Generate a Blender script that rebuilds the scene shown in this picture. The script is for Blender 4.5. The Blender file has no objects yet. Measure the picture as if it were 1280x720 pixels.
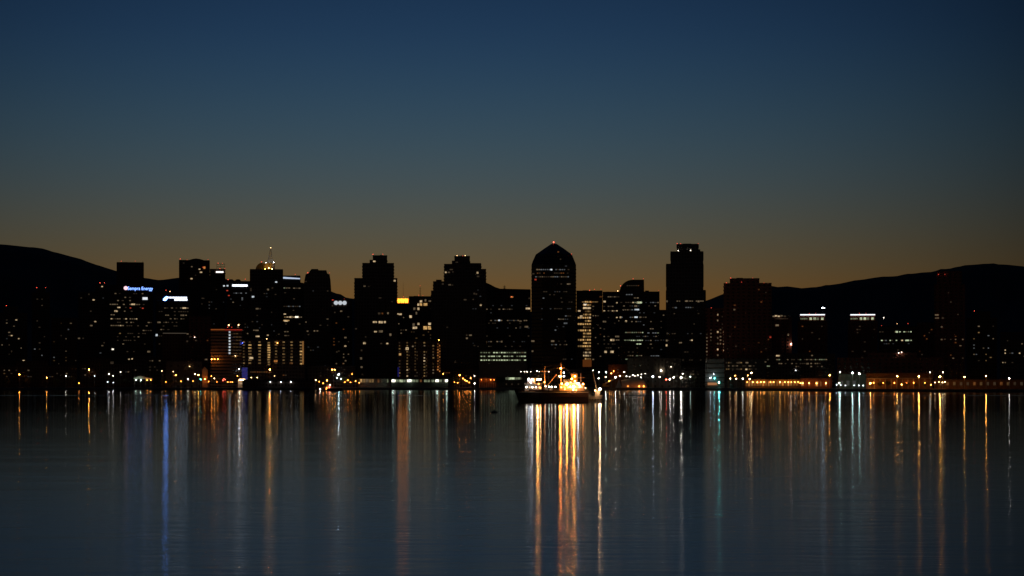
import bpy, bmesh, math, random
from mathutils import Vector, Matrix, noise

SC = bpy.context.scene
COL = SC.collection
F = 2640.0            # focal length in units of a 1280 px wide frame
HC = 7.0              # camera height above the water
YH = 478.0            # horizon row
RND = random.Random(7)
GZ = 2.0              # level of the quay and city ground

# ------------------------------------------------------------------ materials
MATS = {}

def new_mat(name):
    m = bpy.data.materials.new(name)
    m.use_nodes = True
    return m, m.node_tree, m.node_tree.nodes['Principled BSDF']

def paint(name, col, rough=0.7, metal=0.0, var=0.25, scale=0.6, spec=0.3):
    """plain painted or stone surface with blotchy procedural variation"""
    if name in MATS: return MATS[name]
    m, nt, b = new_mat(name)
    tc = nt.nodes.new('ShaderNodeTexCoord')
    n = nt.nodes.new('ShaderNodeTexNoise'); n.inputs['Scale'].default_value = scale
    n.inputs['Detail'].default_value = 5
    r = nt.nodes.new('ShaderNodeMapRange')
    r.inputs['To Min'].default_value = 1 - var; r.inputs['To Max'].default_value = 1 + var
    mx = nt.nodes.new('ShaderNodeVectorMath'); mx.operation = 'SCALE'
    mx.inputs[0].default_value = col
    nt.links.new(tc.outputs['Object'], n.inputs['Vector'])
    nt.links.new(n.outputs['Fac'], r.inputs['Value'])
    nt.links.new(r.outputs['Result'], mx.inputs['Scale'])
    nt.links.new(mx.outputs['Vector'], b.inputs['Base Color'])
    b.inputs['Roughness'].default_value = rough
    b.inputs['Metallic'].default_value = metal
    b.inputs['Specular IOR Level'].default_value = spec
    MATS[name] = m
    return m

def facade(name, wall, glass=(0.012, 0.016, 0.022), floor=3.7, bay=3.2, gw=0.62, gh=0.55):
    """wall with a grid of unlit glazing: floors along z, bays along x and y"""
    if name in MATS: return MATS[name]
    m, nt, b = new_mat(name)
    N, L = nt.nodes.new, nt.links.new
    tc = N('ShaderNodeTexCoord'); sp = N('ShaderNodeSeparateXYZ')
    L(tc.outputs['Object'], sp.inputs[0])
    def math_(op, a, v):
        q = N('ShaderNodeMath'); q.operation = op
        L(a, q.inputs[0])
        if isinstance(v, (int, float)): q.inputs[1].default_value = v
        else: L(v, q.inputs[1])
        return q.outputs[0]
    xy = math_('ADD', sp.outputs['X'], sp.outputs['Y'])
    fx = math_('FRACT', math_('DIVIDE', xy, bay), 0)
    fz = math_('FRACT', math_('DIVIDE', sp.outputs['Z'], floor), 0)
    g = math_('MULTIPLY', math_('LESS_THAN', fx, gw), math_('LESS_THAN', fz, gh))
    n = N('ShaderNodeTexNoise'); n.inputs['Scale'].default_value = 0.08; n.inputs['Detail'].default_value = 6
    L(tc.outputs['Object'], n.inputs['Vector'])
    r = N('ShaderNodeMapRange'); r.inputs['To Min'].default_value = 0.7; r.inputs['To Max'].default_value = 1.25
    L(n.outputs['Fac'], r.inputs['Value'])
    w = N('ShaderNodeVectorMath'); w.operation = 'SCALE'; w.inputs[0].default_value = wall
    L(r.outputs['Result'], w.inputs['Scale'])
    mix = N('ShaderNodeMix'); mix.data_type = 'RGBA'
    L(g, mix.inputs['Factor']); L(w.outputs['Vector'], mix.inputs['A'])
    mix.inputs['B'].default_value = (*glass, 1)
    L(mix.outputs['Result'], b.inputs['Base Color'])
    rr = N('ShaderNodeMapRange'); rr.inputs['To Min'].default_value = 0.8; rr.inputs['To Max'].default_value = 0.12
    L(g, rr.inputs['Value']); L(rr.outputs['Result'], b.inputs['Roughness'])
    MATS[name] = m
    return m

def glow(name, col, strength, light=False, var=0.0):
    """something that gives off light"""
    if name in MATS: return MATS[name]
    m, nt, b = new_mat(name)
    b.inputs['Base Color'].default_value = (0.25, 0.25, 0.25, 1)
    b.inputs['Emission Color'].default_value = (*col, 1)
    b.inputs['Emission Strength'].default_value = strength
    if var:
        tc = nt.nodes.new('ShaderNodeTexCoord')
        n = nt.nodes.new('ShaderNodeTexNoise'); n.inputs['Scale'].default_value = 0.35
        r = nt.nodes.new('ShaderNodeMapRange')
        r.inputs['From Min'].default_value = 0.3; r.inputs['From Max'].default_value = 0.7
        r.inputs['To Min'].default_value = strength * (1 - var); r.inputs['To Max'].default_value = strength * (1 + var)
        geo = nt.nodes.new('ShaderNodeNewGeometry')
        nt.links.new(geo.outputs['Position'], n.inputs['Vector'])
        nt.links.new(n.outputs['Fac'], r.inputs['Value'])
        nt.links.new(r.outputs['Result'], b.inputs['Emission Strength'])
    m.cycles.emission_sampling = 'FRONT' if light else 'NONE'
    MATS[name] = m
    return m

# lit windows: hue and how bright the room behind is
WIN = {
    'ww': ((1.0, 0.72, 0.40), 0.52), 'wd': ((1.0, 0.72, 0.42), 0.11), 'wf': ((1.0, 0.70, 0.42), 0.026),
    'cw': ((0.82, 0.92, 1.0), 0.65), 'cd': ((0.85, 0.93, 1.0), 0.10), 'cf': ((0.85, 0.92, 1.0), 0.024),
    'yl': ((1.0, 0.58, 0.20), 0.50), 'yd': ((1.0, 0.60, 0.22), 0.16), 'yf': ((1.0, 0.55, 0.20), 0.05),
    'or': ((1.0, 0.36, 0.08), 0.40), 'od': ((1.0, 0.34, 0.08), 0.08),
    'gn': ((0.86, 1.0, 0.62), 0.55), 'gd': ((0.86, 1.0, 0.60), 0.14),
    'rd': ((1.0, 0.10, 0.05), 0.4), 'bl': ((0.10, 0.12, 1.0), 0.2),
    'hw': ((1.0, 0.90, 0.72), 1.5),
}
def win_mat(k):
    c, s = WIN[k]
    return glow('lit_window_' + k, c, s, False, 0.55)

LAMP = {
    'orange': (1.0, 0.27, 0.035), 'amber': (1.0, 0.35, 0.06), 'warm': (1.0, 0.56, 0.24), 'white': (1.0, 0.85, 0.66),
    'cool': (0.80, 0.90, 1.0), 'green': (0.72, 1.0, 0.80), 'teal': (0.15, 0.95, 0.90), 'red': (1.0, 0.09, 0.05),
    'blue': (0.08, 0.14, 1.0), 'gold': (1.0, 0.45, 0.06),
}
def lamp_mat(c, s):
    return glow('lamp_%s_%g' % (c, s), LAMP[c], s, s > 12)

# ------------------------------------------------------------------ mesh helpers
class MB:
    def __init__(self): self.bm = bmesh.new()
    def box(self, x0, x1, y0, y1, z0, z1):
        v = [self.bm.verts.new(p) for p in ((x0,y0,z0),(x1,y0,z0),(x1,y1,z0),(x0,y1,z0),(x0,y0,z1),(x1,y0,z1),(x1,y1,z1),(x0,y1,z1))]
        for f in ((0,3,2,1),(4,5,6,7),(0,1,5,4),(1,2,6,5),(2,3,7,6),(3,0,4,7)):
            self.bm.faces.new([v[i] for i in f])
        return self
    def prism(self, pts, y0, y1):
        """polygon in x,z (counter-clockwise seen from -y) pushed from y0 to y1"""
        a = [self.bm.verts.new((x, y0, z)) for x, z in pts]
        b = [self.bm.verts.new((x, y1, z)) for x, z in pts]
        n = len(pts)
        self.bm.faces.new(a); self.bm.faces.new(b[::-1])
        for i in range(n):
            j = (i + 1) % n
            self.bm.faces.new((a[j], a[i], b[i], b[j]))
        return self
    def rings(self, rings, cap=True):
        """loft of equal rings (lists of points)"""
        R = [[self.bm.verts.new(p) for p in r] for r in rings]
        n = len(R[0])
        for k in range(len(R) - 1):
            for i in range(n):
                j = (i + 1) % n
                self.bm.faces.new((R[k][i], R[k][j], R[k+1][j], R[k+1][i]))
        if cap:
            self.bm.faces.new(R[0][::-1]); self.bm.faces.new(R[-1])
        return self
    def tube(self, p, q, r0, r1=None, n=6):
        p, q = Vector(p), Vector(q); r1 = r0 if r1 is None else r1
        d = (q - p).normalized()
        u = d.orthogonal().normalized(); w = d.cross(u)
        ring = lambda c, r: [c + (u * math.cos(2*math.pi*i/n) + w * math.sin(2*math.pi*i/n)) * r for i in range(n)]
        return self.rings([ring(p, r0), ring(q, r1)])
    def lathe(self, prof, n=12, c=(0, 0)):
        return self.rings([[(c[0] + r*math.cos(2*math.pi*i/n), c[1] + r*math.sin(2*math.pi*i/n), z) for i in range(n)] for r, z in prof])
    def ball(self, c, r, sub=1):
        bmesh.ops.create_icosphere(self.bm, subdivisions=sub, radius=r, matrix=Matrix.Translation(c))
        return self
    def mesh(self, name, mat):
        bmesh.ops.recalc_face_normals(self.bm, faces=self.bm.faces[:])
        me = bpy.data.meshes.new(name)
        self.bm.to_mesh(me); self.bm.free()
        me.materials.append(mat)
        return me
    def build(self, name, mat, parent=None):
        return link(name, self.mesh(name, mat), parent)

def link(name, me, parent=None, loc=None, scale=None):
    o = bpy.data.objects.new(name, me); COL.objects.link(o)
    if parent: o.parent = parent
    if loc: o.location = loc
    if scale: o.scale = scale
    return o

def tag(o, label, cat, group=None):
    o['label'] = label; o['category'] = cat
    if group: o['group'] = group
    return o

def thing(name, label, cat, loc=(0, 0, 0), rz=0.0, group=None):
    o = bpy.data.objects.new(name, None); COL.objects.link(o)
    o.location = loc; o.rotation_euler = (0, 0, rz)
    o.empty_display_size = 1
    return tag(o, label, cat, group)

def structure(o):
    o['kind'] = 'structure'; return o

def X_at(px, D): return (px - 640) / F * D
def Z_at(py, D): return HC + (YH - py) / F * D

class Site:
    """a spot in the city at depth D, turned to face the bay; lx / lz give its local metres"""
    def __init__(self, px, D):
        self.px, self.D = px, D
        self.X = X_at(px, D)
        self.rz = -math.atan2(self.X, D)
        self.c = math.cos(self.rz)
    def lx(self, px): return (px - self.px) / F * self.D * self.c
    def lz(self, py): return Z_at(py, self.D) - GZ
    def m(self, n): return n * self.D / F

_unit = {}
def unit_box(mat):
    k = mat.name
    if k not in _unit:
        me = MB().box(-.5, .5, -.5, .5, -.5, .5).mesh('pane', mat)
        _unit[k] = me
    return _unit[k]
def unit_ball(mat):
    k = 'ball' + mat.name
    if k not in _unit:
        bm = MB(); bm.lathe([(0.38, -0.92), (0.92, -0.38), (0.92, 0.38), (0.38, 0.92)], 6)
        _unit[k] = bm.mesh('globe', mat)
    return _unit[k]

# ------------------------------------------------------------------ buildings
class Building:
    def __init__(self, name, label, cat, D, x0, x1, depth, mat, group=None):
        self.S = S = Site((x0 + x1) / 2, D)
        self.x0, self.x1, self.depth, self.mat = x0, x1, depth, mat
        self.root = thing(name, label, cat, (S.X, D, GZ), S.rz, group)
        self.fronts = []             # (ytop, front y) for placing windows
        self.n = 0
    def tiers(self, tiers, style=None, floor=3.7):
        """stacked boxes, widest first: (x0, x1, ytop[, inset])"""
        S = self.S; z = -0.5
        mb = MB()
        for k, t in enumerate(tiers):
            ins = t[3] if len(t) > 3 else k * 1.6
            xa, xb, zt = S.lx(t[0]), S.lx(t[1]), S.lz(t[2])
            mb.box(xa, xb, ins, self.depth - ins, z - (0.3 if k else 0), zt)
            mb.box(xa - .12, xb + .12, ins - .12, ins + .35, zt - .25, zt + .75)      # parapet
            mb.box(xa - .12, xa + .35, ins + .36, self.depth - ins, zt - .25, zt + .74)
            mb.box(xb - .35, xb + .12, ins + .36, self.depth - ins, zt - .25, zt + .74)
            if style == 'slab':
                h = max(z, 0) + floor
                while h < zt - 2:
                    mb.box(xa - .55, xb + .55, ins - .9, self.depth - ins + .5, h - .16, h + .16); h += floor
            elif style == 'fin':
                n = max(3, int((xb - xa) / 5.2))
                for i in range(n + 1):
                    x = xa + (xb - xa) * i / n
                    mb.box(x - .3, x + .3, ins - .45, ins + .05, max(z, 0) + 4, zt - .4)
            elif style == 'band':
                h = max(z, 0) + floor
                while h < zt - 1:
                    mb.box(xa - .15, xb + .15, ins - .22, ins + .04, h - .5, h + .5); h += floor
            self.fronts.append((t[2], ins))
            z = zt
        mb.build('wall', self.mat, self.root)
        # roof plant
        last = tiers[-1]
        w = S.lx(last[1]) - S.lx(last[0])
        ins = last[3] if len(last) > 3 else (len(tiers) - 1) * 1.6
        if w > 14:
            r = MB(); rr = random.Random(int(self.x0 * 7))
            for i in range(2):
                a = S.lx(last[0]) + w * rr.uniform(.12, .6); b = a + w * rr.uniform(.1, .22)
                y = ins + 4 + i * 7
                r.box(a, b, y, min(y + 5, self.depth - ins - 1), z - .1, z + rr.uniform(.9, 1.5))
            r.build('roof_plant', paint('plant_grey', (.16, .16, .16)), self.root)
        return self
    def outline(self, pts, style=None, floor=3.7):
        """front silhouette (pixel points, left to right) extruded to the building's depth"""
        S = self.S
        P = [(S.lx(x), S.lz(y)) for x, y in pts]
        P = [(P[0][0], -.5)] + P + [(P[-1][0], -.5)]
        mb = MB().prism(P[::-1], 0, self.depth)
        xa, xb = min(p[0] for p in P), max(p[0] for p in P)
        zs = min(P[1][1], P[-2][1])
        if style in ('slab', 'band'):
            h = floor
            while h < zs - 1:
                d = .9 if style == 'slab' else .2
                mb.box(xa - .15, xb + .15, -d, .05, h - .3, h + .3); h += floor
        elif style == 'fin':
            n = max(3, int((xb - xa) / 5.2))
            for i in range(n + 1):
                x = xa + (xb - xa) * i / n
                mb.box(x - .3, x + .3, -.45, .05, 4, zs - .4)
        mb.build('wall', self.mat, self.root)
        self.fronts.append((min(y for _, y in pts), 0))
        return self
    def front(self, py):
        best = 0
        for yt, ins in self.fronts:
            if py >= yt: return ins
            best = ins
        return best
    def win(self, px, py, w=2.0, h=1.3, k='ww', name='window'):
        S = self.S; self.n += 1
        return link(name, unit_box(win_mat(k)), self.root,
                    (S.lx(px), self.front(py) - 0.32, S.lz(py)), (S.m(w), 0.5, S.m(h)))
    def row(self, y, x0, x1, ks, n=None, fill=1.0, w=None, h=1.15, seed=0):
        n = n or max(1, int((x1 - x0) / 2.6)); st = (x1 - x0) / n; r = random.Random(int(y * 31 + x0 + seed))
        for i in range(n):
            if r.random() <= fill:
                self.win(x0 + st * (i + .5), y, (w or st * .8) * r.uniform(.75, 1.05), h, r.choice(ks))
        return self
    def scatter(self, n, x0, x1, y0, y1, ks, dy=3.9, dx=3.0, seed=1, w=1.9, h=1.2):
        r = random.Random(seed * 977 + int(x0)); seen = set()
        nx, ny = max(1, int((x1 - x0) / dx)), max(1, int((y1 - y0) / dy))
        for _ in range(n):
            i, j = r.randrange(nx), r.randrange(ny)
            if (i, j) in seen: continue
            seen.add((i, j))
            self.win(x0 + dx * (i + .5), y0 + dy * (j + .5), w * r.uniform(.6, 1.25), h * r.uniform(.8, 1.1), r.choice(ks))
        return self
    def col(self, x, y0, y1, n, ks, w=2.4, h=1.7, skip=0.0, seed=0):
        r = random.Random(int(x * 13) + seed)
        for i in range(n):
            if r.random() < skip: continue
            self.win(x + r.uniform(-.15, .15), y0 + (y1 - y0) * i / max(1, n - 1), w * r.uniform(.7, 1.15), h, r.choice(ks))
        return self
    def beacon(self, *spots, c='red', s=7, r=.36, y=None):
        """small aircraft warning lamps on short stems"""
        S = self.S
        for px, py in spots:
            ins = self.front(py + 3) + .6 if y is None else y
            if c == 'red': s = s * .55
            o = link('beacon', unit_ball(lamp_mat(c, s)), self.root, (S.lx(px), ins, S.lz(py)), (r, r, r))
            MB().tube((0, 0, -4.2 / r * .5), (0, 0, -.5), .12 / r).build('stem', paint('dark_metal', (.05, .05, .05), .5, .6), o)
        return self
    def antenna(self, px, py0, py1, r=.35, y=None):
        S = self.S; y = self.depth * .4 if y is None else y
        z0, z1 = S.lz(py1) - 1.2, S.lz(py0)
        m = MB().tube((S.lx(px), y, z0), (S.lx(px), y, z1), r, r * .3)
        for t in (.35, .6, .8):
            z = z0 + (z1 - z0) * t
            m.tube((S.lx(px) - r * 3, y, z), (S.lx(px) + r * 3, y, z), r * .3)
        m.build('antenna', paint('dark_metal', (.05, .05, .05), .5, .6), self.root)
        return self
    def bar(self, px0, px1, py0, py1, mat, name='light_band', proud=.5):
        S = self.S; f = self.front((py0 + py1) / 2)
        xa, xb, za, zb = S.lx(px0), S.lx(px1), S.lz(py1), S.lz(py0)
        return MB().box(xa, xb, f - proud - .3, f - .26, za, zb).build(name, mat, self.root)

concrete = facade('concrete_facade', (.14, .13, .12), (.03, .03, .03))
dark_glass = facade('dark_glass_facade', (.05, .055, .06), floor=3.9, bay=1.9, gw=.85, gh=.72)
brown = facade('brown_stone_facade', (.15, .10, .075), (.03, .024, .02), floor=3.6, bay=3.0, gw=.5)
red = facade('red_granite_facade', (.42, .14, .095), floor=3.5, bay=5.2, gw=.45, gh=.5)
pale = facade('pale_stucco_facade', (.20, .17, .13), (.10, .09, .075), floor=5.2, bay=7.0, gw=.28, gh=.45)
dark_metal = paint('dark_metal', (.05, .05, .05), .5, .6)
steel = paint('galvanised_steel', (.30, .30, .30), .45, .7)
white_paint = paint('white_paint', (.75, .74, .70), .45)
stone = paint('pale_stone', (.36, .33, .28), .8)
roofing = paint('roofing', (.10, .09, .085), .8)

B = Building

# --- left end, beyond the sign building
b = B('apartment_block', 'dim block at the far left below the slope of the near hill', 'building', 2500, -6, 34, 30, concrete)
b.tiers([(-6, 34, 392), (4, 22, 384)], 'band').scatter(16, -2, 32, 398, 455, ['wf', 'wd', 'cf', 'ww', 'wf'], seed=2).beacon((8, 382))
b = B('office_tower', 'slim dark tower standing alone left of the antenna-topped block', 'building', 2650, 40, 62, 26, brown)
b.tiers([(40, 62, 366), (46, 57, 361)], 'fin').scatter(12, 42, 61, 372, 450, ['wf', 'wd', 'cd', 'wf'], seed=3).beacon((46, 359.5), (57, 359.5))
b = B('apartment_block', 'low wide dark block between the slim left tower and antenna block', 'building', 2450, 64, 97, 30, brown)
b.tiers([(64, 97, 398)], 'slab').scatter(14, 66, 96, 402, 460, ['wf', 'wd', 'yf', 'cd'], seed=4)
b = B('office_block', 'dark block topped by a thin antenna mast and close red lamps', 'building', 2600, 98, 136, 30, concrete)
b.tiers([(98, 136, 366), (119, 135, 356)], 'band').antenna(130, 338, 356)
b.beacon((125, 353.5), (130.5, 353.3), s=10).win(127.6, 358, 2, 1.2, 'ww')
for p in ((117, 374.8, 2.4, 1.5, 'ww'), (114, 407, 3, 1.6, 'wd'), (119, 402, 2.4, 1.3, 'ww'), (98.8, 423, 2.6, 1.6, 'wd'), (104, 423, 1.8, 1.3, 'wf'),
          (113.5, 389, 2, 1.2, 'wf'), (101.5, 352.5 + 20, 2, 1.4, 'wf'), (129, 372.5, 1.6, 1.2, 'cf'), (111.2, 368, 1.6, 1.8, 'wf'), (128, 432, 2.2, 1.3, 'wd'),
          (125.5, 441.2, 2, 1.2, 'cd'), (124.5, 449.5, 2.4, 1.3, 'wf'), (130, 428.4, 2, 1.2, 'wf')): b.win(*p)
b = B('office_tower', 'flat topped dark tower with two red beacons in front of the left hill', 'building', 2950, 146, 179.6, 34, brown)
b.tiers([(146, 179.6, 328.4)], 'fin').beacon((151.5, 326.5), (169, 326.3), s=5).antenna(178.5, 325, 329, .2)

# sign block with lettered roof sign
b = B('office_block', 'wide office block carrying glowing blue lettering along its roof edge', 'office block', 2550, 136.5, 191.5, 36, dark_glass)
b.tiers([(136.5, 191.5, 357)], 'band', 3.8)
S = b.S
def text_mesh(body, width, mat, depth=.25):
    cu = bpy.data.curves.new('lettering', 'FONT'); cu.body = body; cu.extrude = depth; cu.align_x = 'LEFT'
    t = bpy.data.objects.new('lettering', cu); COL.objects.link(t)
    bpy.context.view_layer.update()
    me = bpy.data.meshes.new_from_object(t.evaluated_get(bpy.context.evaluated_depsgraph_get()))
    bpy.data.objects.remove(t); bpy.data.curves.remove(cu)
    xs = [v.co.x for v in me.vertices]; k = width / (max(xs) - min(xs)); x0 = min(xs)
    for v in me.vertices: v.co = ((v.co.x - x0) * k, -v.co.z, v.co.y * k)
    me.materials.clear(); me.materials.append(mat)
    me.name = 'lettering'
    return me
sg = b.bar(154.5, 191, 358.2, 363.4, paint('sign_board', (.02, .03, .09), .5), 'roof_sign')
me = text_mesh('Sempra Energy', S.m(31), glow('sign_blue', (.20, .38, 1.0), 3.2, True))
for v in me.vertices: v.co.z *= 1.12
link('lettering', me, sg, (S.lx(159.6), -.86, S.lz(362.4)))
lg = MB().rings([[(S.lx(157.2) + S.m(2.5)*math.cos(a*math.pi/10), y, S.lz(360.2) + S.m(2.4)*math.sin(a*math.pi/10)) for a in range(20)] for y in (-.9, -1.3)])
lg.build('emblem', glow('sign_pale_red', (1.0, .60, .66), 1.4, True), sg)
for y, x0, x1, ks, f in ((367, 143, 190, ['wf', 'wd'], .3), (371.8, 155, 164, ['wd', 'wf'], .8), (375.8, 146, 164, ['wf', 'wd'], .5), (380.6, 136.8, 181, ['wd', 'wf', 'wd'], .45),
                      (384.3, 143, 182, ['wf', 'rd', 'wf'], .25), (389, 143, 166, ['wd', 'wf'], .45), (393.6, 138, 150, ['wd', 'wf'], .6), (398.6, 138, 172, ['wd', 'ww', 'wd', 'wf'], .85),
                      (403, 146, 190, ['wf', 'wd'], .3), (407, 138, 155, ['wd', 'ww', 'wd'], .95), (407.2, 155, 190, ['wf', 'wd'], .35), (413, 178, 190, ['wd', 'wf'], .8), (416.8, 146, 188, ['yd', 'wf'], .25),
                      (421, 138, 190, ['wf', 'wd', 'wf'], .22), (425.5, 138, 175, ['wf'], .3), (430, 150, 185, ['wf', 'wd'], .2), (439.5, 150, 190, ['wf', 'wd'], .2)):
    b.row(y, x0, x1, ks, fill=f)
for p in ((166.5, 380.4, 4.5, 1.8, 'ww'), (148.5, 384.4, 3.6, 1.4, 'ww'), (145, 389, 4, 1.8, 'ww'), (141, 436.6, 2.6, 1.8, 'hw'), (161.3, 449, 2, 1.3, 'ww'), (165.5, 448.6, 2.2, 1.4, 'ww'),
          (178.5, 385.3, 2, 1.2, 'rd'), (163, 385, 2, 1.1, 'rd'), (186, 439.5, 3.6, 2, 'wd'), (127.5 + 11, 453.5, 7, 3, 'wf')): b.win(*p)
b.bar(178.2, 184.5, 371.5, 374.6, glow('lit_panel_white', (.9, .94, 1), .9), 'roof_lamp').rotation_euler = (0, 0, 0)

# second sign block
b = B('office_block', 'office block with a white bar sign and blue emblem near its roof', 'office block', 2480, 195, 241, 34, dark_glass)
b.tiers([(195, 241, 366.5)], 'band', 3.8)
sg = b.bar(203.5, 235, 369.5, 377, paint('sign_board', (.02, .03, .09), .5), 'roof_sign')
S = b.S
MB().prism([(S.lx(x), S.lz(y)) for x, y in ((204, 375.8), (207.6, 375.6), (209.4, 373), (210, 371), (207.5, 371), (205, 373))], -1.25, -.86).build('emblem', glow('sign_deep_blue', (.14, .36, 1.0), 19, True), sg)
wm = glow('sign_white', (.80, .88, 1.0), 2.2, True)
m = MB(); x = 210.6
while x < 234:
    w = 1.3 if int(x * 3) % 2 else 1.9
    m.box(S.lx(x), S.lx(x + w), -1.2, -.86, S.lz(373), S.lz(371)); x += w + .35
m.build('lettering', wm, sg)
m = MB(); x = 218
while x < 234.2:
    w = 1.2 if int(x * 2) % 2 else 2.1
    m.box(S.lx(x), S.lx(x + w), -1.2, -.86, S.lz(375.8), S.lz(373.5)); x += w + .3
m.build('lettering', wm, sg)
for p in ((208, 363.2, 2.2, 1.4, 'rd'), (212.5, 364.4, 3, 1.6, 'ww')):
    pass
b.beacon((207.5, 362.8), s=5).beacon((212.5, 364.3), c='warm', s=7)
for y, x0, x1, ks, f in ((385, 205, 236, ['wd', 'wf'], .4), (389.5, 198, 236, ['wf'], .3), (394, 206, 234, ['wd', 'wf', 'wd'], .5), (398.5, 204, 236, ['wf', 'wd'], .35), (403, 196, 222, ['wd', 'wf'], .5),
                      (407.5, 203, 222, ['wf'], .5), (412, 197, 212, ['wf', 'wd'], .5), (420, 198, 236, ['wf'], .3), (430, 198, 206, ['wf'], .4)):
    b.row(y, x0, x1, ks, fill=f)
for p in ((230.5, 385, 4.5, 1.6, 'ww'), (228, 394, 4.6, 1.8, 'wd'), (198.5, 403, 3.6, 1.8, 'wd'), (195.8, 419, 2.4, 2.6, 'cw')): b.win(*p)

# pair of towers left of centre-left
b = B('office_tower', 'broad tower with slightly peaked roof and red corner lamps left of spire', 'building', 2800, 224, 262, 36, brown)
b.outline([(224, 325), (236, 325), (241, 323.6), (245, 323), (250, 323.6), (255, 325.2), (262, 325.2)], 'fin')
b.beacon((225.3, 323.8), (233.8, 325), (260, 324.2), y=.5)
for p in ((239.8, 333.4, 2, 1.3, 'wd'), (249.3, 336.4, 2.2, 1.3, 'ww'), (255.6, 334.5, 2.4, 3, 'or'), (251.2, 340.3, 2.8, 1.6, 'ww'), (239.4, 348.4, 2.4, 1.5, 'ww'), (244.5, 344, 1.6, 1.2, 'wf'),
          (257, 346, 1.8, 1.2, 'wf'), (229.5, 329, 1.8, 1.2, 'wf'), (255, 334, 4, 1, 'rd')): b.win(*p)
b = B('office_tower', 'dark tower with a small white sign under an open steel roof frame', 'building', 2600, 252, 281.6, 30, brown)
b.tiers([(252, 281.6, 345, 0), (262.5, 281.6, 336.8, .4)], 'slab', 3.9)
fr = MB(); S = b.S
for x in (271, 276, 281): fr.tube((S.lx(x), 3, S.lz(336.8)), (S.lx(x), 3, S.lz(329.4)), .16); fr.tube((S.lx(x), 12, S.lz(336.8)), (S.lx(x), 12, S.lz(329.4)), .16)
for y in (3, 12):
    fr.tube((S.lx(271), y, S.lz(329.6)), (S.lx(281), y, S.lz(329.6)), .14); fr.tube((S.lx(271), y, S.lz(333)), (S.lx(281), y, S.lz(333)), .12)
fr.build('roof_frame', paint('red_oxide_steel', (.22, .05, .03), .6), b.root)
b.beacon((272.6, 328.8), (278, 328.8), s=5, y=3).beacon((275, 335.6), (281, 335.6), s=5, y=.3)
b.bar(270, 279.2, 339.2, 341.2, glow('lit_panel_pale', (1, .88, .85), 2.2, True), 'roof_sign')
for p in ((282 - 2, 357.2, 2, 1.6, 'cw'), (246.5 + 8, 373, 2, 1.2, 'wf'), (252.8, 372.8, 1.6, 1.2, 'wf'), (246.5 + 6, 380, 1.8, 1.2, 'wf'), (270, 386, 1.6, 1.1, 'wf')): b.win(*p)
b.scatter(14, 254, 281, 360, 455, ['wf', 'cf'], seed=5)
b = B('glass_block', 'office block lit by a white strip under two humped roof plants', 'office block', 2480, 283, 312.4, 30, dark_glass)
b.tiers([(283, 312.4, 352)], 'band', 3.8)
S = b.S
for i, x in enumerate((288.7, 297.5)):
    MB().prism([(S.lx(x - 4), S.lz(352.4)), (S.lx(x + 4), S.lz(352.4)), (S.lx(x + 3.2), S.lz(350)), (S.lx(x + 1.6), S.lz(349)), (S.lx(x - 1.6), S.lz(349)), (S.lx(x - 3.2), S.lz(350))], 2, 20).build('roof_hood', roofing, b.root)
b.beacon((285, 349.6), (306.6, 348.8), s=7)
b.bar(290.3, 309.4, 355.8, 358, glow('strip_white', (.86, .92, 1), 2.6, True), 'light_strip')
b.row(366.4, 291, 309, ['cd', 'cf', 'cd'], fill=.7).scatter(10, 284, 311, 372, 424, ['cf', 'wf', 'wd'], seed=6)
for p in ((302.8, 373.5, 1.8, 3.4, 'cd'), (284, 363.3, 2.4, 1.2, 'rd'), (286, 369.5, 2, 1.2, 'rd'), (281.9 + 2.6, 357.3, 2.2, 1.8, 'cw')): b.win(*p)

# domed tower with spire
b = B('domed_tower', 'dark tower crowned by a gold lit drum and a thin lattice spire', 'tower', 2400, 312.6, 353.6, 36, concrete)
b.tiers([(312.6, 353.6, 337.2)], 'fin')
S = b.S
R = S.m(8.3); cx = S.lx(335.2)
MB().lathe([(R, S.lz(338.2)), (R, S.lz(329)), (R + .5, S.lz(328.7)), (R + .5, S.lz(328)), (R * .4, S.lz(327.2))], 28, (cx, 20)).build('drum', paint('crown_stone', (.5, .46, .36), .8), b.root)
MB().prism([(S.lx(328) - S.m(8.6) * math.cos(a * math.pi / 20), S.lz(337) + S.m(9.4) * math.sin(a * math.pi / 20)) for a in range(11)][::-1] + [(S.lx(319.4), S.lz(337.6))][:0] + [(S.lx(319.4), S.lz(337.6)), (S.lx(328), S.lz(337.6))], 13, 31).build('vault', roofing, b.root)
sp = MB(); zt, zb = S.lz(308.6), S.lz(327.6)
w = S.m(3.2); sx = S.lx(337.6); tx = S.lx(338.4)
legs = [(-w, -w), (w, -w), (w, w), (-w, w)]
for dx, dy in legs: sp.tube((sx + dx, 20 + dy, zb - .4), (tx + dx * .05, 20 + dy * .05, zt), .36, .2, 5)
for k in range(7):
    t0, t1 = k / 8, (k + 1) / 8
    q = lambda t, l: (sx + (tx - sx) * t + l[0] * (1 - t * .95), 20 + l[1] * (1 - t * .95), zb + (zt - zb) * t)
    for i in range(4): sp.tube(q(t0, legs[i]), q(t1, legs[(i + 1) % 4]), .1, n=4); sp.tube(q(t1, legs[i]), q(t1, legs[(i + 1) % 4]), .1, n=4)
sp.build('spire', paint('spire_white', (.7, .7, .72), .5), b.root)
link('beacon', unit_ball(lamp_mat('warm', 9)), b.root, (tx, 20, zt + .2), (.45,) * 3)
for dx, s_, z_ in ((.6, 750, 335.2), (-3.6, 240, 336), (5, 420, 336)):
    link('crown_floodlight', unit_ball(lamp_mat('gold', s_)), b.root, (cx + S.m(dx), 20 - R - 9.6, S.lz(z_)), (.2, .2, .2))
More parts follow.
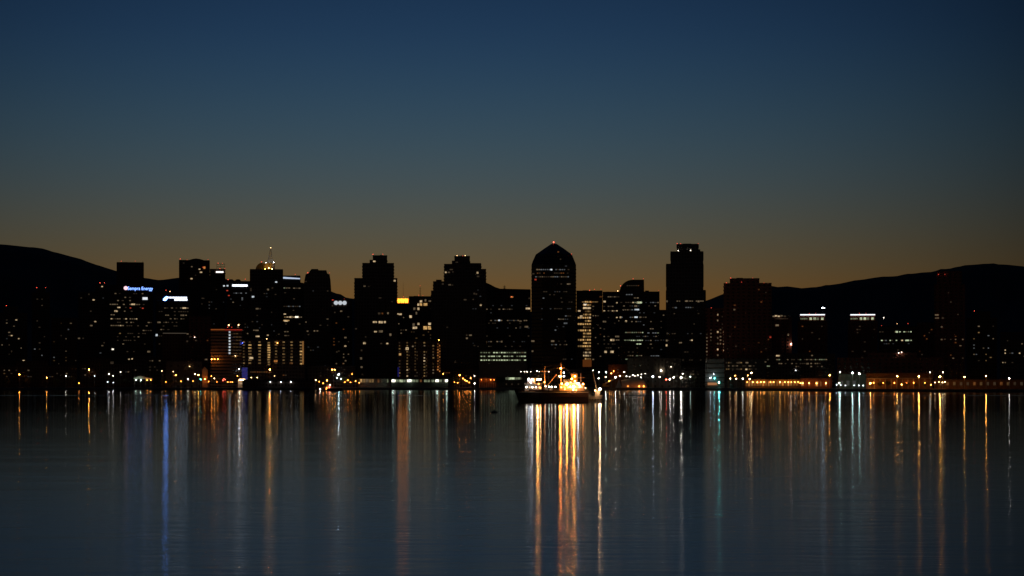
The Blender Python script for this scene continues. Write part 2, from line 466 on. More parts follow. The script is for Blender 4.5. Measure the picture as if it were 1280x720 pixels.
for dx in (-4.5, 4.5): link('spire_floodlight', unit_ball(lamp_mat('cool', 300)), b.root, (sx + dx, 20 - 5.5, S.lz(327.4)), (.13, .13, .13))
b.beacon((327, 326.6), s=6, y=14)
for p in ((345.2, 352.5, 2.4, 1.4, 'cw'), (335, 362, 2.4, 2, 'wd'), (340.5, 360, 2, 2, 'wf'), (316.3, 371, 2.8, 2, 'cw'), (321.5, 386, 3.4, 1.8, 'wd'), (325, 386, 2, 1.6, 'wf'), (313.6, 362, 2, 4, 'wf'),
          (344.5, 368, 2, 1.2, 'wf'), (317.5, 412.8, 2, 1.2, 'wd'), (321, 413, 4.4, 1.4, 'wd'), (322, 420.5, 4.6, 1.6, 'ww'), (334.6, 419, 2, 1.3, 'ww')): b.win(*p)
b.scatter(12, 314, 352, 365, 420, ['wf', 'cf'], seed=8)

b = B('office_block', 'office block edged by a slanting white light line right of spire', 'office block', 2520, 353.8, 380, 32, dark_glass)
b.outline([(353.8, 344.4), (375.5, 344.4), (375.7, 353), (380, 353.8)], 'band', 3.8)
S = b.S
MB().prism([(S.lx(354), S.lz(348.4)), (S.lx(375), S.lz(349)), (S.lx(375), S.lz(347.6)), (S.lx(354), S.lz(346.2))], -.9, -.26).build('light_strip', glow('strip_blue_white', (.66, .78, 1), .75, True), b.root)
b.beacon((369, 343), s=3)
for y, x0, x1, ks, f in ((360, 353.9, 363, ['gd', 'wd'], 1), (360.2, 366, 376, ['wf', 'wd'], .9), (366, 355, 378, ['wf'], .2), (373.5, 357, 372, ['wf', 'rd'], .3), (383, 353.9, 376, ['wd', 'wf', 'cd'], .95), (388, 355, 376, ['wf'], .3),
                      (392.6, 354, 358, ['ww'], .8), (396.4, 355, 378, ['yd', 'ww', 'ww', 'wd'], .85), (400.6, 354, 362, ['yl', 'yd'], 1), (405, 356, 376, ['wf', 'od'], .3), (414.6, 355, 361, ['wd'], .8), (419.5, 355, 362, ['wd', 'wf'], .8)):
    b.row(y, x0, x1, ks, fill=f)
for p in ((364, 396.3, 4, 1.8, 'ww'), (371, 396.2, 4.2, 1.8, 'hw'), (357.5, 401, 5, 2, 'ww')): b.win(*p)

b = B('apartment_tower', 'round shouldered dark tower with red lamps on both shoulders', 'tower', 2340, 379.6, 414, 32, concrete)
b.outline([(379.6, 357), (380.6, 350), (382, 343), (385.5, 341.5), (387.5, 338.5), (389.5, 336.2), (397.5, 336.2), (398.2, 337.7), (408, 337.7), (409, 341.6), (412, 343), (413.2, 350), (414, 362)], 'slab', 3.5)
b.beacon((384.6, 341), (386, 341), (412, 341), s=6, y=.5).scatter(14, 381, 413, 350, 460, ['wf', 'cf', 'wf', 'wd'], seed=9)
for p in ((384.5, 414, 2, 1.4, 'wd'), (393, 413.6, 2, 1.4, 'wd'), (396.7, 413.5, 2, 1.4, 'wd')): b.win(*p)
b = B('office_block', 'lower block with a triple bulged white lit panel at its roofline', 'office block', 2620, 414.4, 440, 30, brown)
b.tiers([(414.4, 440, 376)], 'fin')
S = b.S
sg = MB()
for i in range(3): 
    c = S.lx(420 + i * 5.3); r = S.m(2.7)
    sg.rings([[(c + r * math.cos(a * math.pi / 8), -1.1, S.lz(378.6) + r * .95 * math.sin(a * math.pi / 8)) for a in range(16)], [(c + r * math.cos(a * math.pi / 8), -.4 - .02 * i, S.lz(378.6) + r * .95 * math.sin(a * math.pi / 8)) for a in range(16)]])
sg.build('lit_panel', glow('lit_panel_lobes', (.86, .93, 1), .6, True), b.root)
b.beacon((415.6, 375), (417, 375), (430.3, 373.6), s=4).beacon((437.3, 381.4), c='warm', s=8)
for p in ((418.5, 390.6, 1.6, 1.6, 'wf'), (426.5, 389, 2.6, 1.6, 'wd'), (415.5, 382, 1.6, 1.8, 'wf')): b.win(*p)
b.scatter(14, 416, 439, 394, 460, ['wf', 'od', 'wd'], seed=10)
for p in ((431.8, 422, 2.6, 1.8, 'wd'), (431.6, 432.6, 2.4, 1.6, 'ww'), (421, 440, 2, 1.6, 'wf'), (432, 451, 2, 1.6, 'wd'), (429, 454.5, 2, 1.4, 'od')): b.win(*p)

# stepped twin condominium tower, left
b = B('apartment_tower', 'stepped balcony tower with two red roof lamps left of the gold crown', 'tower', 2340, 443, 496.6, 34, concrete)
b.tiers([(443, 496.6, 348.4, 0), (453, 492.4, 329.4, 1.2), (466, 484, 319.6, 4)], 'slab', 3.5)
S = b.S
MB().box(S.lx(462), S.lx(466.4), 3, 9, S.lz(329.8), S.lz(324.6)).build('roof_plant', paint('plant_grey', (.16, .16, .16)), b.root)
b.beacon((466.2, 317.6), (478.6, 317.4), s=7, y=4.4)
for p in ((463, 326.6, 2, 1.6, 'wd'), (467.6, 326.4, 3.4, 1.8, 'ww'), (493.3, 350.8, 2.2, 2, 'ww'), (455.6, 357.6, 2.6, 1.6, 'wd'), (461, 358, 1.8, 1.3, 'wf'), (475, 372.6, 3.4, 1.4, 'wf'),
          (474, 392, 3, 2.4, 'wf'), (478, 392, 2, 2.2, 'od'), (485, 391.6, 2, 2.6, 'wd'), (468.6, 402.6, 5, 2, 'ww'), (475.8, 402.8, 4.8, 2.6, 'ww'), (481, 402.6, 2.4, 2.4, 'ww'), (469.4, 414.6, 3.4, 1.6, 'ww'),
          (476, 414.2, 4.8, 2.6, 'wd'), (488, 418.4, 2.4, 3, 'wd'), (455.6, 429, 3.2, 2.2, 'ww'), (451.3, 448, 2.6, 2.4, 'wd'), (452, 459, 2.4, 2.4, 'wd'), (484, 429.3, 2.4, 1.6, 'ww'), (476.6, 429.4, 2.4, 1.4, 'wf'),
          (457, 421, 1.8, 1.6, 'wf'), (445, 411, 2.4, 1.4, 'wf'), (452, 438, 2, 2, 'wf'), (453, 468, 2, 1.6, 'wf'), (490, 377, 2, 1.2, 'wf')): b.win(*p)
# gold crown
b = B('crowned_tower', 'tower topped by a glowing gold crown between two taller towers', 'tower', 2800, 494, 511, 22, brown)
b.tiers([(494, 511, 380.4), (496.4, 510.4, 379.4, .8)], 'fin')
S = b.S
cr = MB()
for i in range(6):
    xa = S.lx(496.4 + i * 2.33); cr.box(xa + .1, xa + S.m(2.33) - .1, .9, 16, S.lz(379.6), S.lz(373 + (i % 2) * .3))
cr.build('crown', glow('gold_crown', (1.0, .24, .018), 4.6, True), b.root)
b.antenna(504, 352, 373, .22, 9).beacon((504.3, 371), s=4, y=1)
for p in ((497.6, 383.8 - 6.5 + 15.3, 3.6, 1.6, 'ww'), (500.4, 392.8, 3.4, 2, 'ww')): b.win(*p)
b.scatter(6, 497, 511, 395, 420, ['wf', 'wd'], seed=11)
b = B('office_block', 'block with round lit windows and thin roof antenna right of gold crown', 'office block', 2600, 511.2, 546, 32, brown)
b.tiers([(511.2, 546, 371)], 'band', 3.9).antenna(525.2, 357.5, 371, .45, 6)
b.beacon((513, 370.6), (523.5, 368.9), (528.6, 369.4), s=6).beacon((525.2, 357), c='red', s=2, y=6)
for p in ((526.2, 376.8, 2.8, 2.6, 'ww'), (531.8, 375.4, 2, 2.6, 'wd'), (537.6, 376.4, 3.6, 1.6, 'wd'), (523, 380.8, 2.4, 2.6, 'ww'), (526.2, 380.6, 2.8, 3, 'yl'), (531.8, 380.6, 4.6, 3.2, 'yl'), (518, 386, 2.4, 2.8, 'wd'),
          (523, 386, 2.4, 3, 'ww'), (539, 385.6, 1.6, 1.6, 'wf'), (520.4, 391.5, 1.8, 3, 'wd'), (513.3, 395.8, 3, 3, 'ww'), (499 + 18, 405.5, 2.6, 3, 'wd'), (523, 404.8, 2.4, 2.4, 'ww'), (517.2, 409.8, 2.6, 2.6, 'ww'),
          (520, 409.6, 2.6, 2.6, 'ww'), (531.4, 409.8, 4.4, 4, 'yl'), (537, 409.8, 4.4, 4, 'yl'), (537, 404.8, 3.4, 2.6, 'ww'), (542.6, 404.8, 3.2, 2.6, 'wd'), (542.8, 409.8, 4.2, 3.6, 'ww'), (544, 376, 2, 1.6, 'wf')): b.win(*p)
b.scatter(8, 513, 544, 413, 426, ['wf', 'yf'], seed=12)

# stepped twin condominium tower, right
b = B('apartment_tower', 'many stepped dark tower with paired rooftop lamps right of gold crown', 'tower', 2340, 538.8, 607.8, 36, concrete)
b.tiers([(538.8, 607.8, 364, 0), (541.4, 607.7, 352.4, .8), (555, 607.6, 336.8, 2), (555.2, 601.6, 330.5, 2.4), (568, 587.4, 320.4, 5)], 'slab', 3.5)
S = b.S
r_ = MB(); r_.box(S.lx(564.8), S.lx(568.3), 5, 10, S.lz(331), S.lz(325.4)).box(S.lx(587.2), S.lx(601.4), 6, 18, S.lz(331), S.lz(328.4)).box(S.lx(545), S.lx(552), 4, 12, S.lz(353), S.lz(349.4))
r_.build('roof_plant', paint('plant_grey', (.16, .16, .16)), b.root)
b.beacon((571.2, 319.2), (581.6, 319), c='warm', s=7, y=5.4).beacon((578.4, 319.6), s=4, y=5.4)
for p in ((557.2, 340.4, 2.2, 1.4, 'ww'), (561, 340.4, 2.6, 1.2, 'wd'), (566.3, 340, 2, 2, 'wf'), (564, 336.8, 4, 1.4, 'wf'), (596.8, 340.8, 2.4, 2, 'ww'), (597.6, 345.2, 3, 2, 'wf'), (553.4, 355, 2.2, 2.2, 'wf'), (562, 356, 3, 1.4, 'wd'), (565.4, 356.2, 2, 1.4, 'wf'),
          (592.8, 367, 2, 2, 'wf'), (595.4, 367.6, 2, 2, 'wf'), (581.4, 374.6, 3.4, 1.6, 'wf'), (601, 381.4, 2.2, 1.8, 'ww'), (583.6, 422.8, 2.2, 2, 'wd'), (588, 419, 3.4, 1.6, 'wd'), (583.4, 419, 1.8, 1.6, 'wf'), (569, 452.4, 2, 1.4, 'wf'),
          (571, 327.5, 3, 1.2, 'wf'), (593, 432, 2, 1.4, 'wf'), (559, 409, 2, 1.4, 'wf')): b.win(*p)
b.scatter(8, 590, 607, 345, 440, ['wf', 'cf'], seed=13)
# curved shoulder block
b = B('office_block', 'dark block whose roof sweeps down from stepped tower towards the pointed tower', 'office block', 2500, 600, 663, 36, brown)
b.outline([(600, 350), (608, 353.4), (613, 355.6), (619, 358.8), (625, 360.8), (663, 361.6)], 'fin')
b.antenna(630.6, 356.2, 361, .6, 8)
b.beacon((639.6, 371), c='red', s=6, y=-.6)
for y, ks, f in ((382, ['cf', 'wf'], .3), (386.5, ['wf', 'wd'], .35), (391, ['cf'], .3), (400.6, ['cd', 'cf', 'wd'], .45), (404, ['wf'], .3), (410, ['cf', 'wd'], .2), (420, ['wf'], .25), (427, ['cf', 'wd'], .3), (433, ['wf'], .25)):
    b.row(y, 602, 662, ks, fill=f)
for p in ((639.8, 371.2, 3.4, 1.6, 'or'), (660, 385.6, 5.6, 2, 'ww'), (605, 427.8, 5.6, 2.8, 'ww'), (624, 400.4, 2.4, 1.6, 'cw'), (650.4, 401.4, 3, 1.4, 'wd'), (658, 408.4, 4.4, 2, 'wd'), (663 - 1.4, 373, 2, 1.6, 'wf'), (650.6, 408.6, 2, 1.6, 'wf'), (627.2, 427, 1.8, 2, 'wd')): b.win(*p)

# pointed tower
b = B('pointed_tower', 'tallest dark tower with faceted pointed roof and one red lamp at its apex', 'tower', 2300, 664.2, 720.2, 44, dark_glass)
S = b.S
def octa(xl, xr, z, cut=.24, sc=1.0):
    xa, xb = S.lx(xl), S.lx(xr); w = xb - xa; c = w * cut
    yc = 24.4; d = w / 2 * sc
    return [(xa + c, yc - d, z), (xb - c, yc - d, z), (xb, yc - d + c, z), (xb, yc + d - c, z), (xb - c, yc + d, z), (xa + c, yc + d, z), (xa, yc + d - c, z), (xa, yc - d + c, z)]
wl = MB()
wl.rings([octa(664.2, 720.2, -.5), octa(664.2, 720.2, S.lz(330.4)), octa(665.6, 718.6, S.lz(326)), octa(669.6, 715, S.lz(317))])
h = 3.9
while h < S.lz(332):
    rr = octa(663.9, 720.5, h - .35); r2 = octa(663.9, 720.5, h + .35); wl.rings([rr, r2]); h += 3.9
wl.build('wall', b.mat, b.root)
MB().rings([octa(669.6, 715, S.lz(317.1)), octa(680, 705, S.lz(309.4)), octa(688.6, 696.4, S.lz(303.4)), octa(690.4, 694.4, S.lz(302.6))]).build('roof', paint('dark_roof_metal', (.06, .06, .065), .4, .3), b.root)
b.beacon((692, 300.8), s=16, r=.6, y=24.4).beacon((714.6, 316.8), s=3, y=10)
yf = 24.4 - (S.lx(720.2) - S.lx(664.2)) / 2
b.fronts.append((300, yf - .2))
for y, x0, x1, ks, f in ((324, 694, 702, ['wf', 'cf'], .7), (337, 670, 712, ['cd', 'wf', 'wd', 'cd'], .62), (341.4, 668, 711, ['wf', 'od', 'wf'], .55), (346, 668.6, 711.5, ['wd', 'cd', 'wf', 'wd'], 1.0), (355, 692, 714, ['wf', 'cd'], .3),
                      (364.6, 676, 712, ['wf', 'cf'], .3), (368.4, 678, 694, ['cd', 'wf'], .25), (372.6, 678, 714, ['wf', 'cd'], .25), (377.6, 698, 716, ['wf'], .4), (385.8, 676, 714, ['wf', 'cf', 'wd'], .55), (395, 706, 717, ['cd', 'wf'], .6),
                      (399, 676, 716, ['cf', 'wd'], .3), (408.3, 690, 716, ['cf'], .2), (426.5, 664.5, 708, ['wf', 'cd'], .15), (430.8, 686, 712, ['wd', 'wf', 'cd'], .5), (435, 690, 714, ['wf'], .25), (449, 690, 716, ['wf', 'cf'], .3)):
    b.row(y, x0, x1, ks, fill=f, h=1.2)
for p in ((689.2, 337, 2.2, 1.6, 'cw'), (671.6, 337, 2, 1.6, 'wd'), (697.8, 314.9, 2, 1.6, 'od'), (711, 355.1, 4.6, 1.6, 'wd'), (707, 404, 4.4, 1.8, 'cd'), (694.4, 412.6, 2, 1.4, 'cd'), (664.6 + 1.4, 426.4, 4, 2, 'wd'), (663 + 2.6, 439, 2.2, 2, 'wd'), (690.8, 426.4, 4, 2, 'wd'),
          (707.4, 332.6, 2.6, 1.4, 'cf'), (666.6, 342.2, 2.6, 1.6, 'wf'), (669.5, 349.5, 2.4, 1.8, 'rd')): b.win(*p)

# bright amber office
b = B('office_block', 'office block with a tall stack of amber lit floors beside pointed tower', 'office block', 2480, 720.6, 753, 34, brown)
b.tiers([(720.6, 753, 364)], 'band', 4.0)
b.beacon((737, 362.7), (743, 361.6), (751.2, 361.5), s=6)
y = 377.4; i = 0
pat = ['yd', 'yl', 'ww', 'yf', 'yd', 'ww', 'yd', 'yl', 'yf', 'yl', 'yl', 'yd', 'yl', 'yl', 'yl', 'yf', 'wd', 'wd', 'yd']
while y < 452 and i < len(pat):
    k = pat[i]
    alt = {'yl': ['yl', 'yl', 'yd', 'yl'], 'ww': ['yl', 'ww', 'yl'], 'yd': ['yd', 'yl', 'yd'], 'yf': ['yf', 'yd'], 'wd': ['wd', 'wf', 'ww']}[k]
    if i in (5, 7, 9, 12, 14): b.row(y, 722, 738.8, alt, n=6, h=1.9)
    else: b.row(y, 728.6 if i % 3 else 731, 739, alt, n=4, h=1.8)
    y += 3.95; i += 1
for p in ((731.4, 380.9, 4, 1.8, 'hw'), (733.4, 385, 9, 2, 'ww'), (724, 388.6, 3, 1.6, 'ww'), (726.6, 395.6, 3, 2.6, 'ww'), (739, 377.6, 2, 1.6, 'or'), (737.5, 377.4, 20, 1.1, 'yd'), (753 - 2, 371, 3, 1.3, 'od')): b.win(*p)
b.scatter(14, 740, 753, 381, 455, ['wf', 'wd', 'yf', 'od'], seed=14)
b.bar(728.4, 739.4, 449.5, 458.5, glow('amber_lobby', (1.0, .28, .05), .075), 'lobby_wall')
b = B('office_block', 'plain block filling the gap between amber floors and curved roof', 'office block', 2600, 753.4, 776, 30, concrete)
b.tiers([(753.4, 776, 365.4)], 'band', 3.9)
b.beacon((772.2, 363.6), c='warm', s=14).beacon((751.6 + 3, 372.6), (758.4, 373.4), s=5)
for y, ks, f in ((371, ['wd', 'wf', 'od'], .7), (378.4, ['ww', 'wf'], .3), (383, ['wd', 'wf'], .5), (388.5, ['ww', 'wd', 'wf'], .45), (396.8, ['ww', 'wf'], .25), (401, ['wd', 'wf'], .4), (404, ['cf', 'wf'], .3), (411.2, ['wf', 'wd'], .3), (420.6, ['wf', 'wd'], .4), (425, ['wf', 'wd'], .35), (430, ['wf'], .3), (434.8, ['wd', 'wf'], .3), (444.4, ['wf', 'wd'], .3)):
    b.row(y, 754, 775, ks, fill=f)
for p in ((753.6 + 2, 377, 3, 2, 'ww'), (765.4, 425, 5, 2.2, 'ww'), (757, 439.8, 3, 2.4, 'ww'), (765, 439.8, 4, 2.6, 'ww'), (772, 420.6, 6, 1.8, 'wd'), (746.6 + 9, 402, 4, 1.8, 'wd')): b.win(*p)
b = B('curved_roof_building', 'building whose roof rises in a quarter round hump beside the tall box tower', 'building', 2340, 774, 824.4, 38, dark_glass)
arc = [(774.6 + 16.5 * (1 - math.cos(a * math.pi / 16)), 365 - 15.4 * math.sin(a * math.pi / 16)) for a in range(1, 9)]
b.outline([(774, 365)] + arc + [(805, 349.6), (805.2, 364.4), (824.4, 364.4)], 'band', 3.9)
b.beacon((775.6, 357.2), (791.4, 348.4), (804.2, 348.4), (823.4, 363), c='red', s=7, y=.5)
S = b.S
MB().box(S.lx(806.4), S.lx(811.2), 6, 14, S.lz(364.9), S.lz(362.9)).build('roof_plant', paint('plant_grey', (.16, .16, .16)), b.root)
for y, x0, x1, ks, f in ((357, 783, 802, ['wf', 'wf', 'od'], .8), (368.2, 782, 791, ['cd', 'wd'], .8), (372.4, 792, 799, ['wd'], .8), (378, 775, 790, ['wf'], .8), (378.1, 790, 803.4, ['ww', 'gd', 'ww'], 1), (378.2, 806, 824, ['wd', 'cd', 'cf'], .8), (382.4, 776, 823, ['wf', 'cf', 'wd'], .35),
                      (387.2, 775, 800, ['wd', 'wf', 'cd'], .7), (391, 780, 822, ['cf'], .3), (396.6, 776, 822, ['wf', 'cd', 'wd'], .4), (402, 778, 823, ['cf', 'wd'], .35), (406.2, 793, 806, ['wd', 'cd'], .6), (411, 812, 820, ['cd', 'wd'], .8),
                      (415.6, 781, 804.5, ['gd', 'gn', 'wd', 'gd'], 1), (416.2, 806, 824, ['cd', 'cd', 'gd'], .9), (420.5, 795, 824, ['cf', 'wd'], .35), (425.2, 780, 788, ['wd', 'gd'], 1), (425.4, 788, 804, ['gn', 'gd', 'gn'], 1), (425.6, 806, 824, ['cd', 'cf', 'wd'], .65),
                      (430, 795, 802, ['gn', 'gd'], .9), (430.2, 812, 818, ['wd'], .7), (435, 782, 822, ['wf'], .25), (440, 782, 803, ['cd', 'wf'], .4), (444.6, 781, 803, ['wd', 'gd', 'wf'], .75), (444.8, 813, 829 - 5, ['cd'], 1), (449, 781, 786, ['gd'], 1)):
    b.row(y, x0, x1, ks, fill=f)
for p in ((799, 378.2, 6, 2.2, 'gn'), (794.6, 382.6, 3.6, 2, 'wd'), (795, 396.4, 4, 1.8, 'cw'), (800.4, 396.5, 2.6, 1.6, 'wd'), (782.6, 401.5, 2, 2, 'ww'), (758.6 + 17, 396.6, 2, 2, 'ww'), (795.8, 387, 5.6, 1.6, 'cw')): b.win(*p)
b = B('office_block', 'low dark block glimpsed between curved roof building and tall box tower', 'office block', 2700, 823, 836, 24, concrete)
b.tiers([(823, 836, 388)], 'band').scatter(8, 825, 833, 392, 440, ['wf', 'cf', 'wd'], seed=15)

# tall box tower
b = B('apartment_tower', 'tall square shouldered tower with two white lamps below its roof', 'tower', 2240, 832.6, 882, 34, concrete)
b.tiers([(832.6, 882, 363.4, 0), (832.7, 879.2, 330.4, .6), (838.2, 879.1, 314.9, 1.6), (846, 873.2, 305.4, 4)], 'fin')
S = b.S
MB().box(S.lx(854), S.lx(864), 6, 14, S.lz(305.6), S.lz(304)).box(S.lx(873), S.lx(875.4), 5, 12, S.lz(315.4), S.lz(311.4)).build('roof_plant', paint('plant_grey', (.16, .16, .16)), b.root)
b.beacon((846.4, 304.3), (850.8, 304.3), (872.8, 304.3), s=6, y=4.4).beacon((847.8, 313), (863.2, 312.9), c='white', s=8, r=.42, y=3).beacon((875.4, 347), c='white', s=14, r=.5, y=1)
for y, x0, x1, ks, f in ((339.4, 846, 870, ['wf'], .2), (350, 846, 872, ['wf', 'cf'], .25), (376.4, 840, 880, ['wf', 'wd', 'wd'], .42), (384.4, 840, 870, ['wf', 'cd'], .3), (392, 836, 880, ['wf'], .2), (405, 836, 880, ['wf'], .15), (417, 834, 880, ['wf', 'cf'], .2), (425.5, 834, 870, ['wf', 'wd'], .35), (440, 836, 880, ['wf'], .25), (450, 836, 880, ['wf'], .2), (460.4, 862, 864, ['wd'], 1)):
    b.row(y, x0, x1, ks, fill=f)
for p in ((832.6 + 1, 376.5, 2, 2.2, 'wd'), (858.6, 376.3, 2.6, 1.8, 'wd'), (873.2, 376.8, 2.4, 2, 'wd'), (845, 384.6, 2, 1.6, 'cd'), (832.8 + 1.4, 416.8, 1.8, 2, 'wf'), (832 + 1.4, 425.6, 2, 2, 'wd'), (832.4 + .8, 431.6, 2, 2.4, 'ww'), (864.8, 425.3, 2, 1.4, 'ww'), (850.6, 428.4, 3.6, 1.4, 'wd')): b.win(*p)
b = B('hotel_block', 'narrow block with dotted window columns and orange glowing foot right of box tower', 'hotel', 2150, 882.2, 906, 26, red)
b.tiers([(882.2, 906, 386)], 'fin', 3.4)
b.col(883.6, 418, 448, 8, ['wf', 'wd', 'wd'], 1.6, 1.6).col(888.6, 412.6, 430, 5, ['wf', 'wd'], 1.6, 1.4, .2).col(897.2, 393.4, 444, 8, ['wd', 'wd', 'ww'], 1.7, 2.0, .1).col(900.6, 412, 434, 6, ['wd', 'wd', 'wf'], 1.7, 1.5, .1).col(905, 415, 438, 7, ['wd', 'ww', 'wd'], 1.7, 1.5).col(902.8, 396, 410, 4, ['wf', 'wf'], 1.4, 1.4, .3)
b.beacon((889.3, 385), c='red', s=4)
b = B('red_tower', 'broad dull red slab tower with lower wings both sides', 'tower', 2120, 904.6, 964.4, 40, red)
b.tiers([(904.6, 964.4, 354.6, 0), (912.2, 949.2, 348.6, .8)], 'slab', 3.5)
b.beacon((913.4, 347.3), (941, 347.7), s=5, y=1.2).beacon((908, 353.4), (927, 352.6), (955, 353.6), s=3, y=-.6)
for p in ((918, 387, 2.2, 1.8, 'wd'), (920, 432.6, 1.8, 2, 'wf'), (963, 421.6, 2, 1.8, 'rd')): b.win(*p)
b.scatter(12, 908, 962, 360, 445, ['wf', 'od'], seed=16)

# right-hand blocks
b = B('hotel_tower', 'plain tower whose curved white lit crown stands right of the red slab tower', 'tower', 2250, 964.6, 989.6, 28, red)
b.tiers([(964.6, 989.6, 396.6)], 'fin')
S = b.S
MB().rings([[(S.lx(977) + S.m(11.2) * math.cos(a * math.pi / 12), 12 + S.m(11.2) * .9 * math.sin(a * math.pi / 12), z) for a in range(24)] for z in (S.lz(396.4), S.lz(393.4))]).build('crown', stone, b.root)
for i, x in enumerate((967, 970, 973.5, 977, 981)): 
    o = link('crown_window', unit_box(win_mat(('wd', 'ww', 'ww', 'wd', 'wf')[i])), b.root, (S.lx(x), -.1 - .25 * i, S.lz(395.4 - (i % 2) * .6)), (S.m(2.8), .5, S.m(1.6)))
b.beacon((987.2, 396.8), c='warm', s=3).beacon((988.8, 430.4), c='white', s=34, r=.5, y=-1.2)
for p in ((971.4, 406.6, 4, 2.2, 'wd'), (985.2, 418.4, 1.8, 2.4, 'wd'), (977, 396.4 + 2, 16, .8, 'wf')): b.win(*p)
for x, lab in ((1015.6, 'left of two matching blocks capped by a white light bar'), (1078.4, 'right of two matching blocks capped by a white light bar')):
    b = B('hotel_block', lab, 'hotel', 2280, x - 18.2, x + 18.2, 30, red, 'matching blocks with white light bars')
    b.tiers([(x - 18.2, x + 18.2, 402, 0), (x - 15.8, x + 15.8, 394.2, 1.5)], 'fin')
    b.bar(x - 15.4, x + 15.4, 392.8, 394.0, glow('cap_light', (.86, .93, 1.0), 1.7, True), 'light_band')
    for i, dx in enumerate((-14.2, -12, -9.6, -7.2, -2.2, 2.6, 6.4, 12.4)):
        b.win(x + dx, 398.3, 1.9 if i < 4 else 3.0, 1.6 if i < 4 else 2.8, 'gd' if i < 4 else ('gn' if i != 6 else 'gd'))
    b.beacon((x - 4, 391.6), (x + 4, 391.6), s=2.5).scatter(9, x - 17, x + 17, 406, 450, ['wf', 'od', 'wf'], seed=int(x))
b = B('office_block', 'dark block with two dashed rows of pale windows left of the right end', 'office block', 2300, 1098.6, 1146, 30, dark_glass)
b.tiers([(1098.6, 1146, 408.6)], 'band', 4.2)
for y, x0, x1, ks, f in ((414.8, 1098.8, 1108, ['gd', 'wf'], .8), (414.8, 1118, 1140, ['gd', 'wd', 'gn', 'gd'], .85), (425.5, 1101, 1140, ['gd', 'cd', 'wf', 'gn'], .75), (429.6, 1104, 1140, ['cf', 'wf'], .35), (437.5, 1118, 1136, ['cf', 'wf'], .5)):
    b.row(y, x0, x1, ks, fill=f)
b.win(1134, 425.5, 4.6, 1.6, 'gn'); b.win(1121, 414.8, 3, 2, 'gn'); b.win(1127.6, 425.5, 2.2, 1.4, 'ww')
b.beacon((1121.4, 404.6), c='warm', s=3).beacon((1135, 404.6), (1102, 407), s=3).beacon((1104.6, 396.8), c='white', s=9, y=10)
b = B('apartment_block', 'narrow dull red block between dashed window block and right end tower', 'building', 2350, 1146.4, 1168, 26, red)
b.tiers([(1146.4, 1168, 404)], 'fin').scatter(6, 1148, 1167, 410, 450, ['wf', 'od'], seed=19)
b = B('red_tower', 'tall dim red tower with two pale red lamps at the right end', 'tower', 2100, 1168, 1206, 34, red)
b.tiers([(1168, 1206, 356, 0), (1171.5, 1202, 339.5, 1)], 'fin').beacon((1173.2, 342.9), (1181.2, 342.9), c='red', s=2.4, y=-.4)
for p in ((1171, 393.6, 4.6, 1.4, 'wd'), (1171.2, 397.4, 4.6, 1.4, 'wd'), (1178.6, 397.4, 2.4, 1.8, 'wf'), (1177, 408.6, 2, 1.4, 'wd'), (1177, 424.4, 2.2, 1.4, 'wd'), (1181, 424, 2, 1.2, 'wf')): b.win(*p)
b.scatter(12, 1184, 1205, 360, 450, ['wf', 'wd', 'od'], seed=20)
b = B('apartment_block', 'stepped brown block right of the tall dim red end tower', 'building', 2400, 1208, 1246, 30, brown)
b.tiers([(1208, 1246, 398), (1216, 1238, 390)], 'slab', 3.5).scatter(18, 1210, 1244, 402, 455, ['wf', 'wd', 'yd', 'cd'], seed=21).beacon((1218, 388.6))
b = B('office_block', 'last low block at the far right with scattered lit rooms', 'office block', 2350, 1250, 1296, 30, concrete)
b.tiers([(1250, 1296, 416)], 'band').scatter(18, 1252, 1294, 420, 458, ['wf', 'wd', 'cd', 'ww'], seed=22)

# ---- middle rank
b = B('office_block', 'square dark block with a thin pale rim line left of orange hotel', 'office block', 2230, 203, 236, 26, brown)
b.tiers([(203, 236, 417)], 'fin')
b.bar(203.6, 233, 416.2, 416.9, glow('rim_light', (1, .80, .6), .07), 'light_band', .35)
for p in ((234.4, 417.4, 2.4, 1.4, 'wd'), (234, 426.6, 2.2, 2, 'wf')): b.win(*p)
b = B('apartment_block', 'dark red block behind and left of the orange floodlit hotel', 'building', 2350, 236.5, 264, 28, red)
b.tiers([(236.5, 264, 396)], 'fin').beacon((243.4, 421.6), c='white', s=8, y=-1)
for p in ((233.6 + 4, 421, 2, 1.6, 'wf'), (245, 425.6, 2.6, 1.6, 'wf'), (259.4, 425.6, 1.8, 1.2, 'od'), (257.6, 449.4, 3, 1.6, 'wd')): b.win(*p)
b = B('hotel_block', 'orange floodlit hotel with a white lamp column and red roof edge', 'hotel', 2180, 263.4, 302.6, 28, facade('sandstone_facade', (.36, .27, .18), floor=3.3, bay=60, gw=1, gh=.42))
b.tiers([(263.4, 302.6, 412.4)], 'band', 3.3)
S = b.S
b.bar(263.4, 281, 411.4, 412.7, glow('edge_amber', (1, .24, .04), .20), 'roof_edge')
b.bar(281.2, 302.8, 411.6, 412.8, glow('edge_red', (1, .06, .03), .26), 'roof_edge')
b.beacon((286, 406.4), (298.2, 406.2), c='warm', s=6, r=.7).beacon((284.6, 409), (289.6, 409), s=4)
for i in range(8): b.win(287, 415.2 + i * 3.75, 2.1, 2.0, 'cw')
for i in range(7): b.row(417 + i * 4.2, 291, 302, ['yf', 'wf', 'yf'], n=3, fill=.7)
b.win(302 - .8, 429, 2.4, 3.8, 'bl')
b.beacon((294.2, 444.8), c='warm', s=16, y=-1.4)
for x, s_ in ((264.6, 100), (268.4, 60), (272.4, 60)):
    link('wall_floodlight', unit_ball(lamp_mat('orange', s_)), b.root, (S.lx(x), -4.2, S.lz(449)), (.34,) * 3)
b = B('apartment_hotel', 'long low hotel with eight columns of warm window bays beneath the spire tower', 'hotel', 2180, 303.4, 381, 26, concrete)
